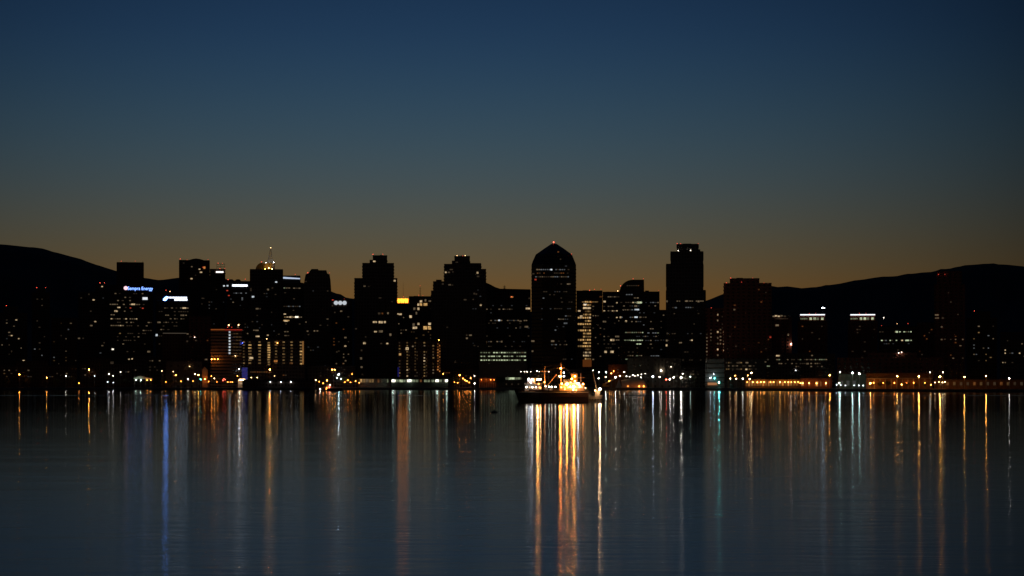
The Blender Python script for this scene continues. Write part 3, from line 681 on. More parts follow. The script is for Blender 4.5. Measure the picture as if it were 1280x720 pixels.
b.tiers([(303.4, 381, 425.6)], 'fin', 3.3)
for x, ks, w in ((303.8 + 1, ['yf', 'yd'], 2.4), (312.4, ['yl', 'yd', 'yd', 'yf'], 3.6), (324.4, ['yd', 'yf', 'yl', 'yd'], 3.2), (345, ['yd', 'yd', 'yf', 'yl'], 3.0), (354.6, ['yd', 'yf', 'yf'], 2.8), (364.6, ['yf', 'yd', 'yd'], 2.8)):
    b.col(x, 427.6, 454, 8, ks, w, 1.5)
b.col(336, 428.6, 455.6, 10, ['yl', 'yl', 'yd'], 3.4, 1.8).col(376.2, 424.6 + 3, 454.6, 8, ['yl', 'yd', 'yl'], 3.0, 1.7)
b.bar(377.9, 379.6, 423.5 + 3, 455.5, glow('amber_shaft', (1, .45, .12), .22), 'stair_shaft')
b.beacon((346.8, 428.8), c='amber', s=30, y=-1.2).beacon((333.4, 423.6), c='warm', s=9).beacon((303.2, 428.8), c='blue', s=10, y=-1)
for p in ((344.6, 451.4, 4.2, 2.4, 'or'), (364, 454, 4, 2, 'od'), (314, 447.6, 5, 2.4, 'ww')): b.win(*p)
b.row(465, 312, 340, ['od', 'yf'], fill=.8).row(469, 345, 375, ['od', 'wf'], fill=.3)
b = B('apartment_hotel', 'hotel of six dotted window columns with an orange right edge under gold crown', 'hotel', 2180, 497.4, 550.8, 26, brown)
b.tiers([(497.4, 550.8, 426.4)], 'fin', 3.3)
for x, ks, sk in ((499.5, ['yf', 'wf', 'yd'], .1), (509, ['yd', 'yd', 'ww', 'yf'], .05), (519, ['wf', 'yf', 'yf'], .1), (530.5, ['yd', 'wd', 'ww', 'yd'], .08), (541.6, ['yf', 'wd', 'yd'], .1)):
    b.col(x, 428.4, 470, 12, ks, 1.9, 1.5, sk)
for x in (501.6, 511.2, 521.4, 533): b.col(x, 440, 470, 8, ['yf', 'wf'], 1.4, 1.4, .45)
b.col(547.4, 430, 462, 10, ['od', 'or'], 1.8, 1.6).col(549.6, 432, 464, 10, ['od', 'or'], 1.6, 1.6)
b.beacon((548.6, 425.2), c='amber', s=16, r=.55).win(509, 435.8, 3.6, 3, 'ww'); b.win(516, 433, 2, 1.6, 'wd'); b.win(500, 443, 2.6, 2.6, 'yl')
b.bar(496.9, 498.8, 459, 471, glow('blue_panel', (.05, .07, 1), .07), 'blue_panel')
b = B('parking_structure', 'low parking garage with three glowing pale green open decks', 'parking garage', 2140, 598.4, 659, 34, paint('garage_concrete', (.13, .12, .10), .85))
S = b.S
g = MB()
for y0, y1 in ((437.2, 438.8), (442.4, 443.8), (446.8, 448.4), (451.6, 455)): g.box(S.lx(598.4), S.lx(659 if y0 < 450 else 657.6), 0, 34, S.lz(y1), S.lz(y0))
g.box(S.lx(598.6), S.lx(658.6), 0.2, 33.8, -.5, S.lz(454.8))
for i in range(13): x = S.lx(599.2 + i * 4.9); g.box(x - .25, x + .25, .25, .8, S.lz(452.5), S.lz(437.6))
g.box(S.lx(598.8), S.lx(658.6), 12, 12.6, S.lz(452.5), S.lz(437.6))
g.build('deck_frame', b.mat, b.root)
b.fronts.append((430, 10.4))
for y, ks in ((440.6, ['gd', 'gd', 'gn', 'wd', 'gd']), (445.2, ['gn', 'gn', 'gn', 'gd']), (450, ['gn', 'gn', 'gn', 'gd'])):
    b.row(y, 600, 658, ks, n=18, fill=.9, h=1.2)
b.row(452.8, 651, 657.6, ['gn', 'gd'], n=3, h=1.4)
b = B('box_building', 'pale grey banded box building beside the teal quay lamp', 'building', 1960, 881.4, 905.4, 24, facade('pale_grey_facade', (.26, .26, .24), (.12, .12, .11), floor=4.4, bay=60, gw=1, gh=.3))
b.tiers([(881.4, 905.4, 449.4)], 'band', 4.4)
S = b.S
link('wall_lamp', unit_ball(lamp_mat('cool', 16)), b.root, (S.lx(892.2), -1.6, S.lz(467.6)), (.3,) * 3)
link('wall_lamp', unit_ball(lamp_mat('cool', 40)), b.root, (S.lx(888), -1.6, S.lz(472.4)), (.34,) * 3)
link('wall_lamp', unit_ball(lamp_mat('teal', 40)), b.root, (S.lx(893.2), -1.6, S.lz(472.8)), (.34,) * 3)
b.bar(884.6, 896.2, 478.2, 481.4, glow('amber_bay', (1, .40, .14), .32), 'loading_bay')
b = B('terminal_building', 'wide tan low building behind white quay lamps below curved roof', 'building', 2080, 784.6, 851, 30, pale)
b.tiers([(784.6, 851, 448.6, 0), (792, 826, 446.2, 2)], 'fin')
b.beacon((838.8, 458.6), c='white', s=9, y=-1.2).beacon((826.6, 463.2), c='white', s=42, y=-1.2, r=.5)
b = B('market_hall', 'dim orange fronted hall beside the crane under the plain block', 'building', 2120, 760, 784, 24, paint('terracotta', (.24, .11, .055), .85))
b.tiers([(760, 784, 456.4)], None).scatter(6, 762, 783, 460, 476, ['od', 'wf'], seed=31)
link('wall_lamp', unit_ball(lamp_mat('orange', 60)), b.root, (b.S.lx(767), -5, b.S.lz(464)), (.3,) * 3)
b = B('office_block', 'low block dotted with small warm windows in front of red slab tower', 'office block', 2060, 906, 958, 24, pale)
b.tiers([(906, 958, 449.6)], 'band', 4.0)
for y in (453.4, 457.4, 461.4): b.row(y, 907, 946, ['wf', 'wd', 'wf', 'yd'], fill=.38)
for p in ((923.4, 453.4, 3.4, 1.6, 'wd'), (933.6, 453.4, 3.2, 1.4, 'wd'), (933, 461.6, 2.4, 1.8, 'ww'), (938, 457.5, 2.4, 1.4, 'wd'), (959 - 2, 449.4 + 3, 2, 1.4, 'wd')): b.win(*p)
b = B('office_block', 'low block with three rows of faint windows below matching light bar blocks', 'office block', 2060, 958.6, 1044, 28, brown)
b.tiers([(958.6, 1044, 443)], 'band', 4.0)
for y, ks, f in ((449.5, ['wd', 'gd', 'wf'], .6), (454.4, ['wf', 'wd', 'wf'], .4), (458.2, ['wf', 'wd'], .3)): b.row(y, 970, 1034, ks, fill=f, n=24)
for p in ((972.4, 444.6, 4.6, 1.6, 'ww'), (960.4, 457.6, 3.6, 1.4, 'gd'), (959.8, 449.4, 2.4, 1.6, 'wf'), (1015, 433.4 + 11, 2, 1.4, 'wd'), (1009.4, 454.6, 3, 1.8, 'wd')): b.win(*p)
b.beacon((994.6, 463), c='cool', s=9, y=-1)
b = B('convention_hall', 'long dark red hall above the orange lit pier wall at right', 'building', 1900, 1046, 1180, 40, red)
b.tiers([(1046, 1180, 448, 0), (1085, 1146, 441.6, 3)], 'band', 5)
b.beacon((1123.4, 441.2), (1127, 440.4), c='white', s=10, y=1)
b = B('pale_building', 'dim pale low building under the thin rimmed dark block', 'building', 2150, 208, 252, 22, pale)
b.tiers([(208, 252, 452.6)], 'fin')
b.beacon((237, 458), c='warm', s=9, y=-2.4)
b = B('brick_building', 'tall orange glowing gable wall at the waterfront left of orange hotel', 'building', 2090, 252.6, 259.6, 14, paint('ochre_brick', (.38, .24, .14), .85))
b.outline([(252.6, 462), (256, 458.4), (259.6, 462)])
link('wall_lamp', unit_ball(lamp_mat('orange', 95)), b.root, (0, -3.2, b.S.lz(474)), (.38,) * 3)
b = B('low_building', 'low unlit block behind the waterfront below blue lettered office', 'building', 2250, 100, 165, 26, brown)
b.tiers([(100, 165, 456), (112, 138, 449)], 'band').scatter(12, 102, 164, 459, 474, ['wf', 'wd', 'cf'], seed=33)
b = B('low_building', 'low unlit block between lit canopy and thin rimmed dark block', 'building', 2260, 166, 203, 26, concrete)
b.tiers([(166, 203, 446)], 'band').scatter(8, 168, 202, 449, 468, ['wf', 'wd'], seed=34)
b = B('low_building', 'low dark block between round shouldered tower and left stepped tower', 'building', 2200, 384, 444, 26, concrete)
b.tiers([(384, 444, 458)], 'band').scatter(9, 396, 442, 460, 474, ['wf', 'od', 'wf'], seed=35)
b = B('low_building', 'low dark block at the foot of right stepped tower', 'building', 2230, 552, 598, 26, concrete)
b.tiers([(552, 598, 462)], 'band').scatter(6, 554, 597, 464, 474, ['od', 'wf'], seed=36)
b = B('low_building', 'low dark block at the foot of pointed tower behind the lit ship', 'building', 2180, 660, 728, 26, concrete)
b.tiers([(660, 728, 462)], 'band').scatter(5, 662, 727, 456 + 8, 474, ['wf'], seed=37)
b = B('low_building', 'low dark block at the foot of tall box tower', 'building', 2120, 851.6, 881, 22, concrete)
b.tiers([(851.6, 881, 460)], 'band').scatter(10, 853, 880, 462, 476, ['wf', 'wd', 'wf'], seed=38)
b = B('low_building', 'low unlit waterfront block at the far left end', 'building', 2230, -10, 96, 26, brown)
b.tiers([(-10, 96, 458), (20, 60, 452)], 'band').scatter(16, -8, 94, 461, 476, ['wf', 'wd', 'yf', 'cf'], seed=39)

# ------------------------------------------------------------------ ground, quay, water, hills
def quay_D(px):
    P = [(-400, 2050), (640, 2050), (760, 2000), (880, 1880), (1000, 1720), (1184, 1560), (1290, 1520), (1800, 1500)]
    for (a, da), (c, dc) in zip(P, P[1:]):
        if px <= c: return da + (dc - da) * (px - a) / (c - a)
    return P[-1][1]

def grid_mesh(name, rows, mat):
    me = bpy.data.meshes.new(name); V = [p for r in rows for p in r]; n = len(rows[0])
    Fc = [(k*n + i, k*n + i + 1, (k+1)*n + i + 1, (k+1)*n + i) for k in range(len(rows) - 1) for i in range(n - 1)]
    me.from_pydata(V, [], Fc); me.materials.append(mat); me.update()
    return structure(link(name, me))

pxs = list(range(-400, 1801, 20))
asphalt = paint('asphalt', (.05, .05, .05), .9, scale=.05)
paving = paint('quay_paving', (.20, .19, .17), .85, scale=.3)
gr = [[(X_at(p, quay_D(p) + 24), quay_D(p) + 24, GZ - .12) for p in pxs], [(X_at(p, 3600), 3600, GZ - .12) for p in pxs], [(X_at(p, 9000), 9000, GZ - .12) for p in pxs], [(X_at(p, 26000), 26000, GZ - .12) for p in pxs]]
grid_mesh('ground', gr, asphalt)
q = [[(X_at(p, quay_D(p)), quay_D(p), -3) for p in pxs], [(X_at(p, quay_D(p)), quay_D(p), GZ) for p in pxs], [(X_at(p, quay_D(p) + 24), quay_D(p) + 24, GZ) for p in pxs], [(X_at(p, quay_D(p) + 24), quay_D(p) + 24, GZ - .5) for p in pxs]]
grid_mesh('promenade', q, paving)

RIDGE = [(-420, 330), (-200, 316), (-60, 308), (0, 305), (50, 310), (96, 322), (120, 330.5), (145, 338.6), (180, 347), (200, 350), (224, 347), (262, 345), (300, 352), (360, 357), (413, 363.4), (418, 366), (425, 367), (432, 371.6), (440, 373), (500, 379), (560, 385),
         (700, 391), (820, 389), (868, 382), (882, 376), (892, 371.8), (904, 367), (940, 360), (964, 357.4), (975, 358.4), (986, 357.6), (1000, 360), (1020, 358.6), (1035, 356), (1050, 354.2), (1066, 350.8), (1078, 349.6), (1100, 345.8), (1120, 345), (1132, 342.2), (1150, 341), (1164, 339.8), (1175, 336.6), (1184, 336), (1210, 331), (1240, 329), (1290, 334), (1500, 345), (1800, 352)]
def ridge(px):
    for (a, ya), (c, yc) in zip(RIDGE, RIDGE[1:]):
        if px <= c: return ya + (yc - ya) * (px - a) / (c - a)
    return RIDGE[-1][1]
rows = []
hp = [p for p in range(-420, 1801, 6)]
for k in range(27):
    if k <= 18: t = k / 18; D = 4200 + 5800 * t; s = t ** 1.7
    else: t = (k - 18) / 8; D = 10000 + 5000 * t; s = 1 - t * 1.02
    row = []
    for p in hp:
        zr = Z_at(ridge(p), 10000) - GZ
        n = noise.noise(Vector((p * .02, D * .0012, 3))) * .16 + noise.noise(Vector((p * .06, D * .004, 9))) * .06
        amp = 1 - abs(s * 2 - 1) if k <= 18 else (0 if t == 0 else .4)
        if k == 18: n = noise.noise(Vector((p * .11, 1.7, 4))) * .009 + noise.noise(Vector((p * .31, 5.7, 4))) * .006; amp = 1
        row.append((X_at(p, D), D, GZ - .6 + zr * max(-.01, s + n * amp * .5)))
    rows.append(row)
hm = paint('scrub_hillside', (.045, .05, .032), .95, scale=.004, var=.5)
ho = grid_mesh('hills', rows, hm)
for f in ho.data.polygons: f.use_smooth = True

# water
m, nt, bs = new_mat('bay_water')
N, L = nt.nodes.new, nt.links.new
bs.inputs['Base Color'].default_value = (.004, .009, .013, 1)
bs.inputs['IOR'].default_value = 1.333
tc = N('ShaderNodeTexCoord'); mp = N('ShaderNodeMapping')
mp.inputs['Scale'].default_value = (.27, .80, 1)
n1 = N('ShaderNodeTexNoise'); n1.inputs['Scale'].default_value = 1.0; n1.inputs['Detail'].default_value = 4; n1.inputs['Roughness'].default_value = .55
L(tc.outputs['Object'], mp.inputs['Vector']); L(mp.outputs['Vector'], n1.inputs['Vector'])
mp2 = N('ShaderNodeMapping'); mp2.inputs['Scale'].default_value = (.02, .10, 1); n2 = N('ShaderNodeTexNoise'); n2.inputs['Scale'].default_value = 1; n2.inputs['Detail'].default_value = 3
L(tc.outputs['Object'], mp2.inputs['Vector']); L(mp2.outputs['Vector'], n2.inputs['Vector'])
ad = N('ShaderNodeMath'); ad.operation = 'MULTIPLY_ADD'; ad.inputs[1].default_value = 2.2
L(n2.outputs['Fac'], ad.inputs[0]); L(n1.outputs['Fac'], ad.inputs[2])
bp = N('ShaderNodeBump'); bp.inputs['Strength'].default_value = 1.0; bp.inputs['Distance'].default_value = .030
L(ad.outputs[0], bp.inputs['Height']); L(bp.outputs['Normal'], bs.inputs['Normal'])
gl = N('ShaderNodeBsdfAnisotropic'); gl.distribution = 'BECKMANN'; gl.inputs['Anisotropy'].default_value = .55
gl.inputs['Color'].default_value = (.78, .86, .95, 1)
tg = N('ShaderNodeCombineXYZ'); tg.inputs[0].default_value = 1
L(tg.outputs[0], gl.inputs['Tangent']); L(bp.outputs['Normal'], gl.inputs['Normal'])
fr = N('ShaderNodeFresnel'); fr.inputs['IOR'].default_value = 1.333; L(bp.outputs['Normal'], fr.inputs['Normal'])
ms = N('ShaderNodeMixShader'); L(fr.outputs[0], ms.inputs[0]); L(bs.outputs[0], ms.inputs[1]); L(gl.outputs[0], ms.inputs[2])
bs.inputs['Specular IOR Level'].default_value = 0
L(ms.outputs[0], nt.nodes['Material Output'].inputs['Surface'])
# wind-ruffled patches and one ruffled lane make the surface a little rougher
sp = N('ShaderNodeSeparateXYZ'); L(tc.outputs['Object'], sp.inputs[0])
mp3 = N('ShaderNodeMapping'); mp3.inputs['Scale'].default_value = (.0015, .008, 1); n3 = N('ShaderNodeTexNoise'); n3.inputs['Scale'].default_value = 1
L(tc.outputs['Object'], mp3.inputs['Vector']); L(mp3.outputs['Vector'], n3.inputs['Vector'])
r1 = N('ShaderNodeMapRange'); r1.inputs['From Min'].default_value = .3; r1.inputs['From Max'].default_value = .7
r1.inputs['To Min'].default_value = -.006; r1.inputs['To Max'].default_value = .006
L(n3.outputs['Fac'], r1.inputs['Value'])
d1 = N('ShaderNodeMath'); d1.operation = 'SUBTRACT'; d1.inputs[1].default_value = 1125; L(sp.outputs['Y'], d1.inputs[0])
d2 = N('ShaderNodeMath'); d2.operation = 'ABSOLUTE'; L(d1.outputs[0], d2.inputs[0])
r2 = N('ShaderNodeMapRange'); r2.inputs['From Min'].default_value = 20; r2.inputs['From Max'].default_value = 45
r2.inputs['To Min'].default_value = .05; r2.inputs['To Max'].default_value = 0
L(d2.outputs[0], r2.inputs['Value'])
# open water is rougher than the sheltered water under the quays
r4 = N('ShaderNodeValToRGB'); r4.color_ramp.interpolation = 'LINEAR'
dv = N('ShaderNodeMath'); dv.operation = 'DIVIDE'; dv.inputs[1].default_value = 2000; L(sp.outputs['Y'], dv.inputs[0]); L(dv.outputs[0], r4.inputs['Fac'])
e_ = r4.color_ramp.elements
while len(e_) < 5: e_.new(.5)
for e, (p, v) in zip(e_, ((0, .150), (.05, .136), (.10, .100), (.30, .068), (.9, .060))): e.position = p; e.color = (v, v, v, 1)
s0 = N('ShaderNodeMath'); s0.operation = 'ADD'; L(r4.outputs['Color'], s0.inputs[0]); L(r1.outputs['Result'], s0.inputs[1])
sm = N('ShaderNodeMath'); sm.operation = 'ADD'; L(s0.outputs[0], sm.inputs[0]); L(r2.outputs['Result'], sm.inputs[1])
L(sm.outputs[0], gl.inputs['Roughness'])
water = grid_mesh('water', [[(-9000, -600, 0), (9000, -600, 0)], [(-9000, 2300, 0), (9000, 2300, 0)]], m)

# ------------------------------------------------------------------ street lamps
_pole = {}
def pole_mesh():
    if 'p' not in _pole: _pole['p'] = MB().tube((0, 0, 0), (0, 0, 1), 1.0, .55, 6).mesh('pole', steel)
    return _pole['p']
def arm_mesh():
    if 'a' not in _pole:
        _pole['a'] = MB().tube((0, 0, 0), (0, -.9, .22), .07, .05, 5).box(-.28, .28, -1.5, -.7, .20, .34).mesh('lamp_arm', steel)
    return _pole['a']
def lamp(px, py, c, s, label, r=.42, D=None, group=None, twin=False, cat='street lamp', name='street_lamp'):
    D = D or quay_D(px) + 12
    r *= RND.uniform(.72, 1.08)
    X = X_at(px, D); z = Z_at(py, D) - GZ
    o = thing(name, label, cat, (X, D + 1.1, GZ), -math.atan2(X, D), group)
    hp_ = z + .25
    link('pole', pole_mesh(), o, None, (.13, .13, hp_))
    for dx in ((-1.35, 1.35) if twin else (0,)):
        a = link('lamp_arm', arm_mesh(), o, (dx * .5, 0, hp_ - .1))
        link('lantern', unit_ball(lamp_mat(c, s)), o, (dx, -1.1, z), (r, r, r * .8))
    if twin: MB().tube((-1.4, 0, hp_ - .05), (1.4, 0, hp_ - .05), .07).build('cross_arm', steel, o)
    return o

G = 'small lamps along the waterfront'
# single lamps that stand out
lamp(111, 462, 'orange', 300, 'tall orange street lamp alone near the left end of the quay', .5)
lamp(98.6, 479, 'orange', 40, 'low dim orange lamp left of the tall left quay lamp')
lamp(136, 467.4, 'white', 40, 'left of two close white lamps under the blue lettered office', D=2110)
lamp(141, 469.6, 'white', 40, 'right of two close white lamps under the blue lettered office', D=2110)
for x, y in ((134.4, 477.4), (141.4, 478), (118, 470)): lamp(x, y, 'cool', 14, 'small low lamp on the quay under blue lettered office', .35, group='low lamps under the blue lettered office')
lamp(150.4, 465, 'white', 16, 'faint single lamp between paired white lamps and lit canopy')
lamp(202, 463.6, 'warm', 22, 'warm lamp between the lit canopy and the pale low building', .5)
lamp(219.4, 469, 'amber', 60, 'bright amber lamp in front of the dim pale low building', .5)
lamp(216.4, 464.4, 'warm', 18, 'small warm lamp just above the amber lamp by pale building')
lamp(234.6, 474, 'white', 45, 'low white lamp at right end of the dim pale low building', .45)
lamp(243.6, 467.6, 'warm', 60, 'left of three bright lamps before the orange gable wall')
lamp(247.8, 468.6, 'amber', 90, 'middle of three bright lamps before the orange gable wall', .5)
lamp(250.6, 474.2, 'teal', 45, 'small teal lamp under three bright lamps by the gable wall', .4, D=2058)
lamp(262.6 + 1.6, 470, 'orange', 30, 'orange lamp right of the orange gable wall')
lamp(267.8, 473, 'warm', 26, 'warm low lamp below the orange floodlit hotel')
for x, y in ((278.6, 475.4), (281.4, 474.6), (279.6, 473.4)): lamp(x, y, 'red', 26, 'red lamp in the red cluster below the orange floodlit hotel', .35, group='red lamp cluster by the orange hotel')
for x in (284.6, 288, 290.2): lamp(x, 477.6, 'amber', 18, 'low amber lamp between the red cluster and the lit kiosk', .35, group='low amber lamps left of the kiosk')
lamp(298.8, 461.4, 'cool', 170, 'brilliant bluish white lamp left of the blue panel on the quay', .5)
lamp(296.6, 469.8, 'amber', 40, 'amber lamp between brilliant bluish lamp and lit kiosk')
lamp(314, 472, 'warm', 24, 'left of two small warm lamps right of the lit kiosk')
lamp(321.4, 472, 'warm', 24, 'right of two small warm lamps right of the lit kiosk')
lamp(337, 462, 'orange', 260, 'tall orange street lamp in front of the long low hotel', .5)
lamp(343, 470, 'warm', 12, 'weak lamp above the dark pier shed')
lamp(394.6, 475, 'warm', 30, 'small warm lamp at right end of the dark pier shed')
lamp(408.6, 475.6, 'amber', 80, 'amber quay lamp above the dark harbour boat')
lamp(416.8, 462, 'amber', 90, 'twin headed amber street lamp right of the dark pier shed', .42, twin=True)
lamp(423.4, 468, 'cool', 190, 'brilliant white quay lamp right of the twin headed lamp', .52)
lamp(421.2, 472.4, 'green', 24, 'left of two small greenish lamps under the brilliant white lamp')
lamp(426.2, 473.2, 'green', 40, 'right of two small greenish lamps under the brilliant white lamp')
lamp(440, 467.6, 'orange', 30, 'orange lamp left of the warm shopfront')
lamp(434.8, 475.2, 'orange', 40, 'low orange lamp left of the warm shopfront')
lamp(444.4, 476.2, 'amber', 30, 'low amber lamp beside the warm shopfront')
lamp(554, 467.2, 'amber', 36, 'amber lamp at right foot of the dotted window hotel')
lamp(574.6, 469, 'orange', 90, 'orange lamp above the orange cluster at foot of stepped tower', .5)
for x, y in ((578.6, 473), (581, 475), (583.4, 476.2)): lamp(x, y, 'orange', 55, 'low orange lamp in the cluster at the foot of stepped tower', .42, group='orange cluster by the stepped tower')
lamp(588.2, 472.4, 'amber', 42, 'amber lamp between orange cluster and orange colonnade')
lamp(593.2, 470, 'white', 30, 'white lamp left of the orange colonnade')
lamp(593.2, 479.4, 'white', 55, 'low white lamp at the water left of the orange colonnade', D=2054)
for x in (651, 655.6, 659, 663.4, 671, 674, 681.2, 686): lamp(x, 464.6 - (1 if x == 671 else 0), 'white', 26 if x in (659, 671) else 12, 'white lamp in the straight row on shore above the ship', .38, D=2110, group='row of lamps above the ship')
lamp(748.4, 473, 'white', 40, 'white lamp on shore just right of the workboat boom', .5, D=2030)
lamp(741.4, 463, 'white', 22, 'small white lamp above the workboat boom', .38, D=2070)
lamp(749, 465.2, 'cool', 40, 'left of two white lamps above the crane', .42, D=2070)
lamp(757.6, 465, 'green', 55, 'right of two white lamps above the crane', .6, D=2070)
lamp(757.2, 471.2, 'warm', 40, 'warm lamp below the two white lamps above crane', D=2030)
lamp(764.2, 466.8, 'amber', 36, 'amber lamp in front of the dim orange hall')
lamp(769.6, 471.6, 'white', 120, 'bright white lamp at the upper end of the crane jib', .5)
lamp(775, 470, 'warm', 65, 'warm lamp right of the bright lamp at crane jib', .48)
lamp(780.4, 465, 'white', 24, 'white lamp above the vaulted boat shed left side')
for x, y, s in ((783.2, 470.4, 20), (787, 470.8, 12), (791.2, 468.8, 24), (793.6, 470, 12), (797.4, 469, 12), (801.2, 471.8, 28), (801.8, 468, 12), (806.6, 467, 12)):
    lamp(x, y, 'white', s, 'white lamp in the crowded row behind the vaulted boat shed', .42, D=2030, group='lamps behind the boat shed')
lamp(816.4, 470.8, 'cool', 110, 'bright white lamp right of the vaulted boat shed', .6)
lamp(824.6, 471.2, 'white', 40, 'white lamp between vaulted boat shed and red quay lamp')
lamp(833, 474.4, 'red', 55, 'single red lamp on the quay left of tall box tower', .42)
lamp(837.6, 474, 'white', 80, 'bright white low lamp beside the single red lamp', .6)
lamp(842.2, 471.8, 'white', 100, 'white lamp between low white lamp and brightest quay lamp', .5)
lamp(851.4, 472, 'white', 330, 'brightest white quay lamp below the tall box tower', .62)
lamp(853.6, 467, 'white', 30, 'small white lamp above the brightest quay lamp')
lamp(863, 470.8, 'green', 28, 'greenish lamp right of the brightest quay lamp', .5)
lamp(899, 478, 'teal', 330, 'intense teal lamp low on the quay by the banded box building', .55)
lamp(913, 473.2, 'warm', 50, 'left of two warm lamps right of the banded box building', .5)
lamp(918.8, 469.4, 'amber', 50, 'tall amber lamp right of the banded box building')
lamp(920.6, 473.4, 'warm', 55, 'right of two warm lamps right of the banded box building', .5)
lamp(928.6, 473.4, 'white', 50, 'white lamp between the warm lamps and arcade', .48)
lamp(935, 469.4, 'amber', 50, 'tall amber lamp left of the orange arcade')
lamp(937.2, 473.8, 'warm', 55, 'warm lamp left above the orange arcade', .52)
lamp(939.4, 466, 'warm', 90, 'bright warm lamp highest above the left arcade end', .6, D=1860)
lamp(963.6, 474.6, 'warm', 40, 'warm lamp above the middle of the orange arcade', D=1830)
lamp(1037.4, 469, 'orange', 300, 'orange street lamp at the right end of the dark canopy', .5)
lamp(1050.4, 465, 'green', 130, 'left of three pale green lamps over the green lit shed', .5, D=1700)
lamp(1066, 466, 'green', 150, 'middle of three pale green lamps over the green lit shed', .5, D=1690)
lamp(1074.6, 467, 'green', 120, 'right of three pale green lamps over the green lit shed', .45, D=1690)
lamp(1049.2, 478.6, 'green', 60, 'low pale lamp at left foot of the green lit shed', .42)
for x, y in ((1046, 481), (1051.2, 481.4), (1057, 481.8), (1068, 481.8), (1073.8, 481.8), (1079.4, 482)): lamp(x, y, 'cool', 16, 'small white low lamp along the water below the green lit shed', .3, group='low lamps below the green lit shed')
lamp(1088.4, 479.2, 'amber', 260, 'low amber lamp at the left corner of orange pier wall', .5)
lamp(1122, 470.2, 'amber', 250, 'left of two amber lamps over the orange pier wall', .48)
lamp(1149, 470.4, 'amber', 380, 'right of two amber lamps over the orange pier wall', .55)
lamp(1127.4, 480.6, 'amber', 70, 'small low amber lamp before the orange pier wall', .42)
lamp(1175.4, 471, 'amber', 400, 'big amber lamp right of the orange pier wall', .58)
lamp(1162.8, 465.4, 'white', 22, 'small white lamp above right end of orange pier wall', .36)
lamp(1179, 465.4, 'white', 26, 'small white lamp above the big amber lamp', .36)
lamp(1164, 480.8, 'amber', 40, 'low amber lamp below right end of orange pier wall', .4)
for x, y in ((1169, 478.2), (1174, 477.4), (1178.4, 478), (1181.6, 477.4)): lamp(x, y, 'warm', 24, 'small warm lamp under the big amber lamp at right', .34, group='small lamps under the big amber lamp')
for x, y in ((399, 477), (431, 477.6), (438, 478), (449, 478.4), (568, 477.6), (572, 478.4), (586.6, 478)): lamp(x, y, 'orange', 34, 'low orange bollard lamp along the quay between the stepped towers', .36, group='low orange lamps on the middle quay')
for x, y in ((207, 477.4), (226, 476.6), (241, 476.4), (260.6, 477), (271, 477.4)): lamp(x, y, 'orange', 26, 'low orange bollard lamp along the quay near the gable wall', .34, group='low orange lamps on the left quay')
# beyond both ends
lamp(24, 468, 'orange', 120, 'orange street lamp nearest the left edge', .48)
lamp(58, 472, 'amber', 70, 'amber street lamp between the two orange lamps at far left', .46)
lamp(82, 470, 'white', 36, 'white lamp left of the low dim orange lamp', .42)
lamp(1206, 471, 'amber', 200, 'amber lamp right of the big amber lamp', .5)
lamp(1233, 470, 'amber', 240, 'amber lamp second from the right edge', .5)
lamp(1262, 473, 'white', 60, 'white lamp nearest the right edge', .45)

# mast light in front of the right hills
D = 2700
o = thing('light_mast', 'tall mast with one brilliant bluish light between matching blocks and hill', 'light mast', (X_at(1029, D), D, GZ))
zt = Z_at(384.8, D) - GZ
MB().tube((0, 0, 0), (0, 0, zt - 1), .7, .25, 8).build('pole', steel, o)
hd = MB().box(-2.0, 2.0, -.2, .2, zt - 1.1, zt - .7).build('lamp_rack', steel, o)
for dx in (-1.2, 0, 1.2): link('floodlight', unit_ball(lamp_mat('cool', 20)), hd, (dx, -.5, zt), (.62, .5, .62))

# ------------------------------------------------------------------ waterfront structures
def shed(name, label, cat, px0, px1, ytop, D, depth, mat, roof='flat', group=None, rise=3):
    S = Site((px0 + px1) / 2, D)
    o = thing(name, label, cat, (S.X, D, GZ), S.rz, group)
    xa, xb, zt = S.lx(px0), S.lx(px1), S.lz(ytop)
    MB().box(xa, xb, 0, depth, -.4, zt - .3).build('wall', mat, o)
    if roof == 'flat': MB().box(xa - .8, xb + .8, -1.4, depth + .6, zt - .3, zt).build('roof', roofing, o)
    elif roof == 'gable':
        MB().prism([(xa - .6, zt - .3), (xb + .6, zt - .3), (xb - 2, zt + rise), (xa + 2, zt + rise)], -.8, depth + .8).build('roof', roofing, o)
    return o, S
def opening(o, S, px, py0, py1, w, k, name='window'):
    return link(name, unit_box(win_mat(k)), o, (S.lx(px), -.2, (S.lz(py0) + S.lz(py1)) / 2), (S.m(w), .5, S.lz(py0) - S.lz(py1)))

# lit canopy, left
S = Site(178, 2090); o = thing('canopy', 'pale lit canopy roof low on the quay left of pale building', 'canopy', (S.X, 2090, GZ), S.rz)
for x in (168, 175, 182, 189): MB().tube((S.lx(x), 2, 0), (S.lx(x), 2, S.lz(473)), .2).build('post', steel, o)
MB().prism([(S.lx(166.6), S.lz(473.6)), (S.lx(190), S.lz(474.2)), (S.lx(190), S.lz(472.6)), (S.lx(184), S.lz(472)), (S.lx(175.4), S.lz(469.6)), (S.lx(167.4), S.lz(472.2))], 0, 8).build('roof', white_paint, o)
for x, c, s_ in ((170, 'green', 40), (176, 'green', 45), (184, 'amber', 40), (188.4, 'amber', 40)): link('canopy_lamp', unit_ball(lamp_mat(c, s_)), o, (S.lx(x), -1.6, S.lz(475.2)), (.3,) * 3)
